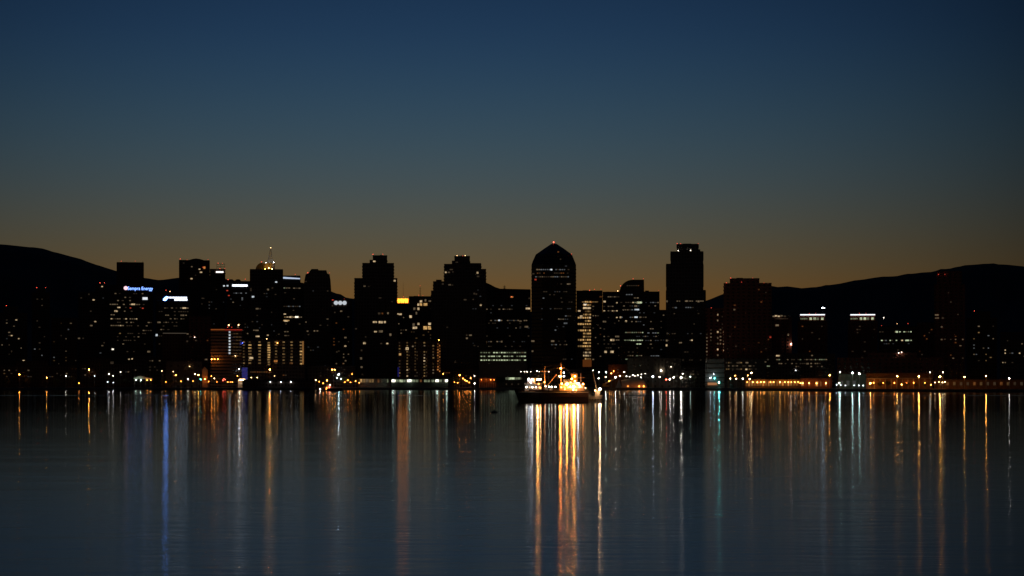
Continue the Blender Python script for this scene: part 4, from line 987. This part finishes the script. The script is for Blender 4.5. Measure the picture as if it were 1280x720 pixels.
# kiosk with the blue panel
S = Site(303, 2085); o = thing('kiosk', 'small brightly lit kiosk with a deep blue panel behind it', 'kiosk', (S.X, 2085, GZ), S.rz)
MB().box(S.lx(297.4), S.lx(309), 0, 6, -.4, S.lz(476.4)).build('wall', white_paint, o)
MB().prism([(S.lx(296.6), S.lz(476.6)), (S.lx(310), S.lz(476.6)), (S.lx(306), S.lz(473)), (S.lx(299.4), S.lz(473))], -1, 7).build('roof', white_paint, o)
MB().box(S.lx(302.4), S.lx(309.4), 7.2, 7.8, 0, S.lz(459.4)).build('blue_panel', glow('blue_screen', (.02, .08, 1), .10), o)
for x in (300, 303.4, 306.6): link('kiosk_lamp', unit_ball(lamp_mat('warm', 75)), o, (S.lx(x), -1.9, S.lz(475)), (.36,) * 3)
for x in (299.4, 303, 306.8): link('window', unit_box(win_mat('ww')), o, (S.lx(x), -.2, S.lz(479.4)), (S.m(2.4), .4, S.m(1.8)))
# dark pier shed on its deck
S = Site(348, 2020); o = thing('pier_shed', 'long dark unlit shed on a pier left of the harbour boat', 'pier building', (S.X, 2020, 0), S.rz)
MB().box(S.lx(298), S.lx(396), -8, 34, .9, 1.9).build('pier_deck', paving, o)
for i in range(14):
    MB().tube((S.lx(300 + i * 7.2), -6, -3), (S.lx(300 + i * 7.2), -6, .95), .35).build('pile', paint('timber', (.09, .07, .05), .9), o)
MB().box(S.lx(303), S.lx(392), 0, 20, 1.85, Z_at(476.4, 2020)).build('wall', brown, o)
MB().prism([(S.lx(302), Z_at(476.6, 2020)), (S.lx(393), Z_at(476.6, 2020)), (S.lx(390), Z_at(474.4, 2020)), (S.lx(305), Z_at(474.4, 2020))], -1, 21).build('roof', roofing, o)
for x in (338, 351, 363.6): link('wall_lamp', unit_ball(lamp_mat('cool', 22)), o, (S.lx(x), -.7, Z_at(477.6, 2020)), (.32,) * 3)
# warm shopfront and pale green lit row
o, S = shed('shopfront', 'low warm lit shopfront at the foot of left stepped tower', 'shop', 448, 488, 473, 2085, 16, stone)
for i, (x, w, k) in enumerate(((451.4, 2.4, 'yl'), (455, 3, 'yd'), (459, 3, 'wd'), (462.6, 3, 'yd'), (466, 2, 'yd'), (473, 2, 'od'), (477, 2, 'wf'), (484.6, 1.6, 'gd'))): opening(o, S, x, 474, 478, w, k)
o, S = shed('restaurant', 'long low waterfront pavilion with glaring pale green lit glass', 'restaurant', 489, 560, 473.4, 2082, 18, paint('grey_render', (.055, .055, .05), .8))
for x, w, k in ((492, 5, 'hw'), (497, 4, 'gd'), (501.4, 4, 'gn'), (505.4, 3.4, 'gd'), (511.8, 6, 'hw'), (517, 4.4, 'gd'), (521.4, 3, 'gd'), (526, 2.4, 'od'), (532, 3.6, 'gd'), (536, 3, 'gd'), (541, 3.4, 'gd'), (546.4, 4.6, 'hw'), (551, 2.6, 'gd'), (558, 3.6, 'hw')): opening(o, S, x, 474.6, 477.6, w, k)
for x, s_ in ((491.4, 30), (512, 40), (546.6, 22), (558.4, 40)): link('entrance_lamp', unit_ball(lamp_mat('green', s_)), o, (S.lx(x), -2.2, S.lz(475.6)), (.5,) * 3)
# orange colonnade
S = Site(610, 2085); o = thing('colonnade', 'low orange lit colonnade left of the ship bow', 'colonnade', (S.X, 2085, GZ), S.rz)
MB().box(S.lx(598.6), S.lx(620.4), 5, 14, -.4, S.lz(472.6)).build('wall', paint('terracotta', (.24, .11, .055), .85), o)
MB().box(S.lx(598), S.lx(621), -.6, 14.5, S.lz(472.7), S.lz(471)).build('roof', roofing, o)
for i in range(8): MB().box(S.lx(599.4 + i * 2.9) - .3, S.lx(599.4 + i * 2.9) + .3, 0, .6, 0, S.lz(472.6)).build('column', stone, o)
for x, s_ in ((602, 34), (608, 22), (613.4, 40), (617.6, 30)): link('wall_lamp', unit_ball(lamp_mat('orange', s_)), o, (S.lx(x), 3.4, S.lz(474.6)), (.34,) * 3)
# pale lit front behind the bow
o, S = shed('ferry_office', 'small pale green lit building behind the ship bow', 'building', 631, 653, 470.8, 2085, 14, paint('grey_render', (.055, .055, .05), .8))
for x, w, k in ((633.6, 3.6, 'gd'), (637.6, 3.6, 'gn'), (641.6, 3.6, 'gn'), (645.4, 3, 'gd'), (649, 3.2, 'gd'), (652, 1.4, 'wf')): opening(o, S, x, 471.8, 474.4, w, k)
for x, w in ((633, 1.6), (640, 1.8), (648, 1.6)): opening(o, S, x, 479.4, 481, w, 'wf')
# crane
S = Site(762, 1990); D = 1990
o = thing('crane', 'low mobile crane with a pale slanting jib on shore right of workboat', 'crane', (X_at(757, D), D, GZ), S.rz)
k = D / F
MB().box(-3.4, 3.4, -1.4, 1.4, 1.0, 2.2).box(-2.6, .6, -1.3, 1.3, 2.21, 4.2).build('body', paint('crane_yellow', (.55, .33, .05), .5), o)
for dx in (-2.4, 0, 2.4): MB().lathe([(.55, -1.55), (.6, -1.45), (.6, 1.45), (.55, 1.55)], 12).build('wheel', paint('tyre', (.02, .02, .02), .9), o).rotation_euler = (math.pi/2, 0, 0)
for i, ch in enumerate([c for c in o.children if c.name.startswith('wheel')]): ch.location = (-2.4 + 2.4 * i, 0, .6)
j = MB()
p0, p1 = Vector((-.6, 0, 3.8)), Vector(((770 - 757) * k, 0, (478 - 472.6) * k + HC - GZ))
for dy in (-.45, .45):
    for dz in (-.45, .45): j.tube(p0 + Vector((0, dy, dz)), p1 + Vector((0, dy * .4, dz * .4)), .16)
for i in range(10):
    a, c = p0.lerp(p1, i / 10), p0.lerp(p1, (i + 1) / 10); j.tube(a + Vector((0, -.45, -.45)), c + Vector((0, -.45, .45)), .1); j.tube(a + Vector((0, -.45, .45)), c + Vector((0, -.45, -.45)), .1)
j.build('jib', white_paint, o)
link('work_lamp', unit_ball(lamp_mat('amber', 60)), o, (3.5, -2.6, 6.4), (.3,) * 3)
# vaulted boat shed
S = Site(792, 1985); o = thing('boat_shed', 'vaulted orange lit boat shed with a pointed end on quay', 'boat shed', (S.X, 1985, GZ), S.rz)
w0, w1 = S.lx(777), S.lx(809)
rings = []
for i in range(13):
    t = i / 12; x = w0 + (w1 - w0) * t; h = S.lz(473.2) * (.45 + .55 * math.sin(math.pi * min(1, .25 + t * .55))) * (1 if t < .8 else math.sqrt(max(.05, 1 - ((t - .8) / .2) ** 2)))
    rings.append([(x, 8 - 8 * math.cos(a * math.pi / 10), max(.0, h * math.sin(a * math.pi / 10))) for a in range(11)])
MB().rings(rings).build('roof', paint('canvas', (.48, .33, .20), .8), o)
MB().prism([(S.lx(769.6), 0), (S.lx(777.4), 0), (S.lx(773.4), S.lz(474))], 2, 12).build('end_wall', stone, o)
for x, s_ in ((799, 60), (804.6, 75), (785, 16)): link('ground_lamp', unit_ball(lamp_mat('orange', s_)), o, (S.lx(x), -3.0, 1.4), (.34,) * 3)
# arcade at right
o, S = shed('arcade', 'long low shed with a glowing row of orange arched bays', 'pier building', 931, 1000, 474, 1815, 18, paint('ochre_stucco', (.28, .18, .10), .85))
for i in range(20):
    x = 933 + i * 3.5
    if x > 999: break
    f = opening(o, S, x, 476.6, 482.6, 2.0, ['od', 'or', 'yd', 'od', 'od', 'yf', 'or'][i % 7], 'bay')
for x, s_ in ((934, 14), (941, 34), (946.8, 46), (951, 38), (955.2, 44), (963, 20), (967, 26), (975, 60), (981, 24), (985.4, 34), (989, 16), (993.4, 30), (997.6, 22)):
    link('wall_lamp', unit_ball(lamp_mat('amber', s_)), o, (S.lx(x), -1.9, S.lz(477.6)), (.36,) * 3)
o, S = shed('canopy_shed', 'dark red roofed canopy with four orange bays right of the arcade', 'pier building', 1000.6, 1040, 472.4, 1740, 18, paint('brick_red', (.18, .06, .035), .85))
for x, w, k in ((1003, 3, 'yd'), (1011.4, 2.2, 'od'), (1021, 3, 'or'), (1026, 1.6, 'od'), (1032.4, 2.2, 'od')): opening(o, S, x, 477, 482.8, w, k, 'bay')
for x, s_ in ((1000.6, 46), (1003.4, 46), (1011.4, 55), (1020.6, 50), (1032.4, 60)): link('wall_lamp', unit_ball(lamp_mat('amber', s_)), o, (S.lx(x), -2.0, S.lz(479)), (.34,) * 3)
o, S = shed('cargo_shed', 'pale shed washed green by lamps left of orange pier wall', 'pier building', 1048, 1083, 467.4, 1720, 24, paint('green_sheeting', (.13, .15, .12), .6))
for x in (1052, 1060, 1068): opening(o, S, x, 476, 482, 3.6, 'cf', 'door')
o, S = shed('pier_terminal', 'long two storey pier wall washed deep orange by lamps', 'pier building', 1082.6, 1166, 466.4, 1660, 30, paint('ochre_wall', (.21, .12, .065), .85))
MB().box(S.lx(1083), S.lx(1165.6), -1.6, .05, S.lz(473.4), S.lz(472.4)).build('ledge', stone, o)
for i in range(12): MB().box(S.lx(1086 + i * 7) - .4, S.lx(1086 + i * 7) + .4, -.6, .05, 0, S.lz(473.5)).build('pilaster', stone, o)
for x, s_ in ((1092, 42), (1104, 26), (1118, 40), (1133, 44), (1142, 34), (1156, 34)): link('wall_lamp', unit_ball(lamp_mat('orange', s_)), o, (S.lx(x), -2.6, S.lz(478.6)), (.3,) * 3)
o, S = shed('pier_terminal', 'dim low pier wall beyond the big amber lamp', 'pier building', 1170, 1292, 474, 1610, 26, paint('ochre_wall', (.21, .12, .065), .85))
for i in range(14): opening(o, S, 1176 + i * 8.4, 477.6, 481.6, 3, ['wf', 'od', 'yf', 'wf'][i % 4])

# small lit banded boats / parked harbour boat
def hull_mesh(Lh, beam, zdeck, sheer, rake, mat, name='hull', parent=None, zb=-1.0, bul=.8):
    n = 18; rings = []
    for i in range(n + 1):
        t = i / n
        bw = beam / 2 * min(1, (t / .34) ** .62 if t > 0 else 0.02) * (1 - .12 * max(0, t - .7) / .3)
        bw = max(bw, .06)
        zd = zdeck + sheer * (1 - t) ** 2.2 + bul
        x0 = -Lh / 2 + Lh * t
        off = rake * (1 - t) ** 3
        ring = []
        for s_, zz, f in ((-1, zd, 1.0), (-1, zd * .45, .93), (-1, 0.0, .82), (-1, zb, .5), (1, zb, .5), (1, 0.0, .82), (1, zd * .45, .93), (1, zd, 1.0)):
            u = 1 - max(0, zz) / zd
            ring.append((x0 + off * u, s_ * bw * f, zz))
        rings.append(ring)
    mb = MB(); mb.rings(rings)
    return mb.build(name, mat, parent)

navy = paint('dark_hull', (.035, .016, .014), .5)
ship_white = paint('weathered_white', (.15, .145, .135), .6)
# ---- the lit ship
DS = 770; K = DS / F
SX = lambda px: (px - 689) * K
SZ = lambda py: HC + (YH - py) * K
ship = thing('ship', 'dark hulled ship blazing with orange and white deck lamps', 'ship', (X_at(689, DS), DS, 0), -math.atan2(X_at(689, DS), DS))
hull_mesh(93 * K, 7.4, SZ(490.6), 1.0, 1.9, navy, parent=ship, bul=.55)
MB().box(SX(652), SX(734), -3.2, 3.2, SZ(489.2), SZ(488.8)).build('deck', paint('deck_timber', (.30, .20, .12), .8), ship)
MB().box(SX(648), SX(735.2), -3.72, -3.66, SZ(490.4), SZ(489.9)).build('rub_rail', paint('rail_white', (.5, .48, .42), .6), ship)
zd = SZ(488.9)
h1 = MB().box(SX(656), SX(677), -2.6, 2.6, zd - .1, SZ(479.6)).build('fore_cabin', ship_white, ship)
MB().box(SX(655.2), SX(677.8), -2.9, 2.9, SZ(479.7), SZ(478.9)).build('roof', ship_white, h1)
MB().box(SX(659), SX(669), -2.0, 2.0, SZ(479), SZ(472.6)).build('bridge', ship_white, ship)
for x in (660.6, 663.6, 666.8): link('window', unit_box(win_mat('cw')), ship, (SX(x), -2.06, SZ(475.6)), (2.0 * K, .1, 2.4 * K))
for x in (658.4, 662, 665.4, 669.8, 674): link('porthole', unit_ball(win_mat('ww')), ship, (SX(x), -2.62, SZ(484.2)), (.36, .12, .36))
h2 = MB().box(SX(699), SX(730), -2.8, 2.8, zd - .1, SZ(480.6)).build('aft_cabin', paint('cream_paint', (.20, .13, .06), .6), ship)
MB().box(SX(698), SX(731), -3.1, 3.1, SZ(480.8), SZ(480)).build('roof', ship_white, h2)
MB().box(SX(704), SX(713), -2.2, 2.2, SZ(480.1), SZ(474)).build('wheelhouse', ship_white, ship)
for x in (705.6, 708.4, 711.4): link('window', unit_box(win_mat('yl')), ship, (SX(x), -2.26, SZ(476.6)), (1.9 * K, .1, 2.2 * K))
for i, x in enumerate((701.6, 705.6, 710, 714.6, 719, 723.4, 727)): link('window', unit_box(win_mat(('yl', 'ww')[i % 2])), ship, (SX(x), -2.86, SZ(484.2)), (2.4 * K, .1, 2 * K))
fu = MB().rings([[(SX(718.0) + 1.15 * math.cos(a * math.pi / 8), .95 * math.sin(a * math.pi / 8), z) for a in range(16)] for z in (SZ(480.2), SZ(467.0))]).build('funnel', paint('funnel_ochre', (.55, .30, .06), .5), ship)
MB().rings([[(SX(718.0) + 1.21 * math.cos(a * math.pi / 8), 1.01 * math.sin(a * math.pi / 8), z) for a in range(16)] for z in (SZ(467.6), SZ(466.4))]).build('funnel_cap', dark_metal, fu)
for x, yt, r in ((681, 458, .2), (701.4, 454, .24), (726, 466, .16)):
    ms = MB().tube((SX(x), 0, zd - .1), (SX(x), 0, SZ(yt)), r, r * .5, 8).build('mast', paint('mast_ochre', (.42, .26, .12), .6), ship)
    MB().tube((SX(x) - 1.6, 0, SZ(yt + 6)), (SX(x) + 1.6, 0, SZ(yt + 6)), .08).build('yard', paint('mast_ochre', (.42, .26, .12), .6), ms)
rg = MB()
for a, c in (((643.4, 487), (681, 459)), ((681, 459), (701.4, 455)), ((701.4, 455), (735, 487)), ((681, 462), (668, 488)), ((681, 462), (694, 488)), ((701.4, 460), (692, 488)), ((701.4, 460), (711, 480)), ((643.4, 487), (701.4, 455))): rg.tube((SX(a[0]), -.1, SZ(a[1])), (SX(c[0]), -.1, SZ(c[1])), .03, n=4)
rg.build('rigging', dark_metal, ship)
MB().tube((SX(681.5), -.3, SZ(485)), (SX(696), -.3, SZ(468)), .14, .09).build('derrick', paint('mast_ochre', (.42, .26, .12), .6), ship)
rl = MB()
for i in range(30):
    x = SX(679 + i * 1.9); rl.tube((x, -3.3, SZ(489)), (x, -3.3, SZ(486)), .035, n=4)
for y in (486, 487.4): rl.tube((SX(679), -3.3, SZ(y)), (SX(734), -3.3, SZ(y)), .03, n=4)
rl.build('railing', ship_white, ship)
for x, w in ((683, 4), (689, 4)):
    MB().box(SX(x - w / 2), SX(x + w / 2), -1.4, 1.4, zd - .05, SZ(484.6)).build('hatch', ship_white, ship)
MB().rings([[(SX(714 + 9 * math.cos(a * math.pi / 7)), -2.9 + .8 * math.sin(a * math.pi / 7) * 1.0, z) for a in range(14)] for z in (SZ(480), SZ(477.6))]).build('lifeboat', ship_white, ship)
for x, y, c, s_, r, yy in ((661, 473.6, 'cool', 60, .30, -2.3), (665.4, 474.4, 'cool', 80, .36, -2.3), (663.4, 478.2, 'cool', 70, .34, -2.9), (672.4, 474.4, 'amber', 520, .42, -2.4), (675.6, 474.2, 'warm', 120, .40, -2.4),
                      (658.4, 483.8, 'white', 60, .34, -3.0), (665.6, 484, 'white', 50, .34, -3.0), (670, 484, 'white', 60, .3, -3.0), (682, 482.8, 'white', 45, .3, -1.8), (686.4, 483.4, 'green', 60, .3, -1.8), (689.6, 483.4, 'white', 50, .3, -1.8), (694.2, 483.6, 'white', 60, .32, -1.8),
                      (701, 460.4, 'amber', 80, .40, -.5), (704.8, 466, 'cool', 50, .34, -.6), (704.8, 470.2, 'cool', 50, .34, -.6), (700, 470.4, 'orange', 330, .44, -.6), (714.6, 473.6, 'orange', 90, .42, -1.9), (718.6, 470.4, 'amber', 130, .36, -2.4), (718.4, 476.4, 'amber', 90, .36, -2.2),
                      (702.2, 479.6, 'amber', 70, .40, -3.3), (708.6, 480.4, 'amber', 400, .46, -3.3), (712.4, 483.4, 'white', 40, .36, -3.3), (717, 483.4, 'amber', 430, .46, -3.3), (716.4, 487, 'warm', 40, .38, -3.3), (713.4, 478, 'amber', 30, .3, -3.3), (722.4, 479.8, 'cool', 240, .38, -3.3), (724.8, 483, 'warm', 40, .36, -3.3),
                      (728.6, 480, 'orange', 90, .34, -3.3), (731.6, 485, 'warm', 24, .28, -3.3), (701.4, 484, 'amber', 40, .3, -3.3), (720, 487.4, 'amber', 30, .3, -3.3), (706, 486.4, 'amber', 26, .28, -3.3), (680.6, 477.6, 'amber', 40, .28, -.6), (675.4, 484.6, 'orange', 40, .3, -2.9), (673.4, 480, 'orange', 30, .3, -2.9)):
    link('deck_lamp', unit_ball(lamp_mat(c, round(s_ * (1.1 if s_ >= 300 else .5) * {'amber': 1.35, 'orange': 1.35, 'warm': 1.0, 'white': .64, 'cool': .84, 'green': .8}[c]))), ship, (SX(x), yy - .9, SZ(y)), (r * .74,) * 3)

boat_paint = paint('boat_paint', (.16, .14, .13), .6)
# workboat astern with boom
wb = thing('workboat', 'small pale workboat with a raised boom at the ship stern', 'boat', (X_at(744.5, 768), 768, 0), -math.atan2(X_at(744.5, 768), 768) + math.radians(180))
WX = lambda px: -(px - 744.5) * K
hull_mesh(18 * K * 1.1, 2.8, 1.4, .7, .8, boat_paint, parent=wb, bul=.4, zb=-.5)
MB().box(-1.4, .2, -.9, .9, 1.5, SZ(488.2)).build('wheelhouse', boat_paint, wb)
MB().tube((WX(748), 0, 1.6), (WX(741.2), 0, SZ(465.4)), .13, .08).build('boom', boat_paint, wb)
MB().tube((WX(749.6), 0, 1.4), (WX(749.6), 0, SZ(485)), .1, .08).build('mast', steel, wb)
link('work_lamp', unit_ball(lamp_mat('warm', 420)), wb, (WX(749.8), 2.4, SZ(486.6)), (.36,) * 3)
link('work_lamp', unit_ball(lamp_mat('warm', 20)), wb, (WX(744), 1.2, SZ(488)), (.2,) * 3)
for i in range(5): MB().lathe([(.16, -.3), (.3, -.2), (.3, .2), (.16, .3)], 8).build('fender', paint('tyre', (.02, .02, .02), .9), wb).location = (-2.0 + i, 1.5, .8)

# harbour boat, dark, at centre-left
DB = 1700; KB = DB / F
hb = thing('harbour_boat', 'small dark harbour boat with red and white lamps by the pier shed', 'boat', (X_at(411, DB), DB, 0), -math.atan2(X_at(411, DB), DB))
hull_mesh(34 * KB, 6, 1.6, .8, 1.4, navy, parent=hb, bul=.6)
BX = lambda px: (px - 411) * KB
BZ = lambda py: HC + (YH - py) * KB
MB().box(BX(404), BX(420), -2, 2, 1.8, BZ(483.4)).build('cabin', paint('boat_grey', (.20, .20, .21), .6), hb)
MB().box(BX(408), BX(414), -1.6, 1.6, BZ(483.5), BZ(480.4)).build('wheelhouse', paint('boat_grey', (.20, .20, .21), .6), hb)
MB().tube((BX(412), 0, BZ(480.6)), (BX(412), 0, BZ(474)), .14, .08).build('mast', steel, hb)
for x, y, c, s_ in ((412.6, 481, 'warm', 34), (411.6, 484, 'red', 30), (400.2, 486.6, 'white', 22), (408, 486.4, 'orange', 40), (408.4, 485, 'orange', 34), (404, 479, 'orange', 20)):
    link('deck_lamp', unit_ball(lamp_mat(c, s_)), hb, (BX(x), -2.6, BZ(y)), (.36,) * 3)
# mooring buoy
Db = 2640 * 7 / 38.0
bu = thing('mooring_buoy', 'small dark mooring buoy alone on the calm water', 'buoy', (X_at(618, Db), Db, 0))
MB().lathe([(.3, -.5), (.72, -.3), (.78, .1), (.66, .32), (.2, .42)], 16).build('float', paint('buoy_black', (.03, .03, .035), .6), bu)
MB().lathe([(.10, .40), (.10, .6), (.16, .62), (.16, .72), (.05, .74)], 8).build('mooring_post', dark_metal, bu)

# ------------------------------------------------------------------ trees on the promenade
bark = paint('bark', (.09, .07, .05), .9)
leaf = paint('palm_leaf', (.05, .075, .03), .7)
def palm(seed):
    r = random.Random(seed)
    m = MB(); h = r.uniform(.82, .9); lean = r.uniform(-.04, .04)
    for k in range(5): m.tube((lean * (k / 5) ** 2, 0, h * k / 5), (lean * ((k + 1) / 5) ** 2, 0, h * (k + 1) / 5), .028 - .002 * k, .026 - .002 * k, 6)
    tr = m.mesh('trunk', bark)
    c = MB()
    for i in range(30):
        a = r.uniform(0, 6.283); up = r.uniform(-.35, .9); l = r.uniform(.15, .24)
        d = Vector((math.cos(a), math.sin(a), 0)); p = Vector((lean, 0, h)); w = Vector((-d.y, d.x, 0)) * .016
        prev = None
        for s_ in range(5):
            t = s_ / 4; q = p + d * (l * t) + Vector((0, 0, l * (up * t - .9 * t * t))); ww = w * (1.2 - t)
            cur = (c.bm.verts.new(q - ww), c.bm.verts.new(q + Vector((0, 0, .012 * (1 - t)))), c.bm.verts.new(q + ww))
            if prev: c.bm.faces.new((prev[0], cur[0], cur[1], prev[1])); c.bm.faces.new((prev[1], cur[1], cur[2], prev[2]))
            prev = cur
    return tr, c.mesh('crown', leaf)
def broad(seed):
    r = random.Random(seed); m = MB(); m.tube((0, 0, 0), (0, 0, .4), .035, .025)
    for i in range(5):
        a = i * 1.26 + r.random(); m.tube((0, 0, .34), (.22 * math.cos(a), .22 * math.sin(a), .62 + r.random() * .15), .018, .008, 5)
    tr = m.mesh('trunk', bark); c = MB()
    for i in range(420):
        a = r.uniform(0, 6.283); z = r.gauss(.66, .13); rad = .34 * math.sqrt(max(.05, 1 - ((z - .66) / .34) ** 2)) * r.uniform(.3, 1.05)
        p = Vector((rad * math.cos(a), rad * math.sin(a), z)); u = Vector((r.gauss(0, 1), r.gauss(0, 1), r.gauss(0, 1))).normalized() * .035; v = u.orthogonal().normalized() * .028
        c.bm.faces.new([c.bm.verts.new(p + q) for q in (-u, v, u, -v)])
    return tr, c.mesh('crown', leaf)
PALMS = [palm(s) for s in range(3)]; BROADS = [broad(s) for s in range(3)]
def trees(spots, label, group, kind, cat='tree'):
    for i, (px, hgt) in enumerate(spots):
        D = quay_D(px) + 17; tr, cr = (PALMS if kind == 'palm_tree' else BROADS)[i % 3]
        o = thing(kind, label, cat, (X_at(px, D), D, GZ), i * 1.3, group)
        link('trunk', tr, o, None, (hgt,) * 3); link('crown', cr, o, None, (hgt,) * 3)
trees([(262, 11), (272, 13), (277, 10), (283, 12)], 'dark palm on the quay below the orange floodlit hotel', 'palms below the orange hotel', 'palm_tree')
trees([(149, 9), (158, 10), (194, 9), (206, 11), (213, 9), (226, 10)], 'dark leafy tree on the quay below the two roof sign offices', 'trees on the left quay', 'shade_tree')
trees([(430, 11), (446, 10), (565, 10), (570, 12), (622, 11), (627, 12)], 'dark leafy tree on the quay between the stepped towers', 'trees on the middle quay', 'shade_tree')
trees([(858, 12), (868, 11), (874, 13), (910, 11), (924, 12)], 'dark palm on the quay near the banded box building', 'palms near the box building', 'palm_tree')
trees([(1100, 6), (1110, 7), (1134, 6), (1145, 5), (1156, 6)], 'low dark bush against the orange pier wall', 'bushes at the orange pier wall', 'shade_tree')
trees([(8, 10), (36, 11), (70, 10), (90, 12)], 'dark leafy tree on the quay at the far left end', 'trees at the far left', 'shade_tree')

# ------------------------------------------------------------------ sky, camera, render
w = bpy.data.worlds.new('World'); SC.world = w; w.use_nodes = True
nt = w.node_tree; N, L = nt.nodes.new, nt.links.new
bg = nt.nodes['Background']
tc = N('ShaderNodeTexCoord'); sp = N('ShaderNodeSeparateXYZ'); L(tc.outputs['Generated'], sp.inputs[0])
def lin(c): return tuple(((v / 255 + .055) / 1.055) ** 2.4 if v > 10 else v / 255 / 12.92 for v in c)
ramp = N('ShaderNodeValToRGB'); ramp.color_ramp.interpolation = 'B_SPLINE'
# dawn gradient by sine of elevation (z): colour at 0 .. 0.25, then zenith
stops = [(0.0, (112, 72, 28)), (.040, (108, 77, 38)), (.055, (93, 79, 54)), (.072, (81, 80, 68)), (.092, (67, 79, 82)), (.115, (54, 75, 88)), (.140, (41, 66, 88)), (.165, (31, 56, 84)), (.195, (23, 45, 72)), (.4, (12, 25, 52)), (1.0, (8, 16, 36))]
cr = ramp.color_ramp
while len(cr.elements) < len(stops): cr.elements.new(.5)
for e, (p, c) in zip(cr.elements, stops): e.position = p; e.color = (*lin(c), 1)
mx0 = N('ShaderNodeMath'); mx0.operation = 'MAXIMUM'; mx0.inputs[1].default_value = 0; L(sp.outputs['Z'], mx0.inputs[0])
L(mx0.outputs[0], ramp.inputs['Fac'])
# the glow is strongest above the hidden sun, a little left of the view axis, and fades round to the west
az = N('ShaderNodeVectorMath'); az.operation = 'DOT_PRODUCT'; az.inputs[1].default_value = (math.sin(math.radians(-2.5)), math.cos(math.radians(-2.5)), 0)
fl = N('ShaderNodeCombineXYZ'); L(sp.outputs['X'], fl.inputs[0]); L(sp.outputs['Y'], fl.inputs[1])
nm = N('ShaderNodeVectorMath'); nm.operation = 'NORMALIZE'; L(fl.outputs[0], nm.inputs[0]); L(nm.outputs['Vector'], az.inputs[0])
mr = N('ShaderNodeMapRange'); mr.inputs['From Min'].default_value = .955; mr.inputs['From Max'].default_value = 1.0; mr.inputs['To Min'].default_value = .28; mr.inputs['To Max'].default_value = 1.0
L(az.outputs['Value'], mr.inputs['Value'])
mw = N('ShaderNodeMapRange'); mw.inputs['From Min'].default_value = -1; mw.inputs['From Max'].default_value = .955; mw.inputs['To Min'].default_value = .45; mw.inputs['To Max'].default_value = 1.0
L(az.outputs['Value'], mw.inputs['Value'])
ml = N('ShaderNodeMath'); ml.operation = 'MULTIPLY'; L(mr.outputs[0], ml.inputs[0]); L(mw.outputs[0], ml.inputs[1])
sc_ = N('ShaderNodeVectorMath'); sc_.operation = 'SCALE'; L(ramp.outputs['Color'], sc_.inputs[0]); L(ml.outputs[0], sc_.inputs['Scale'])
# faint airglow from the real sky model, sun well below the horizon
sky = N('ShaderNodeTexSky'); sky.sky_type = 'NISHITA'; sky.sun_disc = False; sky.sun_elevation = math.radians(-4); sky.sun_rotation = math.radians(-2.5)
s2 = N('ShaderNodeVectorMath'); s2.operation = 'SCALE'; s2.inputs['Scale'].default_value = .0
L(sky.outputs['Color'], s2.inputs[0])
sm = N('ShaderNodeVectorMath'); sm.operation = 'ADD'; L(sc_.outputs['Vector'], sm.inputs[0]); L(s2.outputs['Vector'], sm.inputs[1])
L(sm.outputs['Vector'], bg.inputs['Color']); bg.inputs['Strength'].default_value = 1.0

cam = bpy.data.cameras.new('camera'); co = bpy.data.objects.new('camera', cam); COL.objects.link(co)
co.location = (0, 0, HC); co.rotation_euler = (math.pi / 2, 0, 0)
cam.sensor_width = 36; cam.lens = F / 1280 * 36; cam.shift_y = (YH - 360) / 1280
cam.clip_start = 1; cam.clip_end = 60000
SC.camera = co
SC.view_settings.view_transform = 'Standard'; SC.view_settings.look = 'None'
SC.view_settings.exposure = 0; SC.view_settings.gamma = 1
SC.render.engine = 'CYCLES'
cy = SC.cycles
cy.use_denoising = True
try: cy.denoiser = 'OPENIMAGEDENOISE'
except Exception: pass
cy.use_adaptive_sampling = False
cy.use_light_tree = True
cy.max_bounces = 4; cy.diffuse_bounces = 1; cy.glossy_bounces = 3
cy.light_sampling_threshold = 0.0
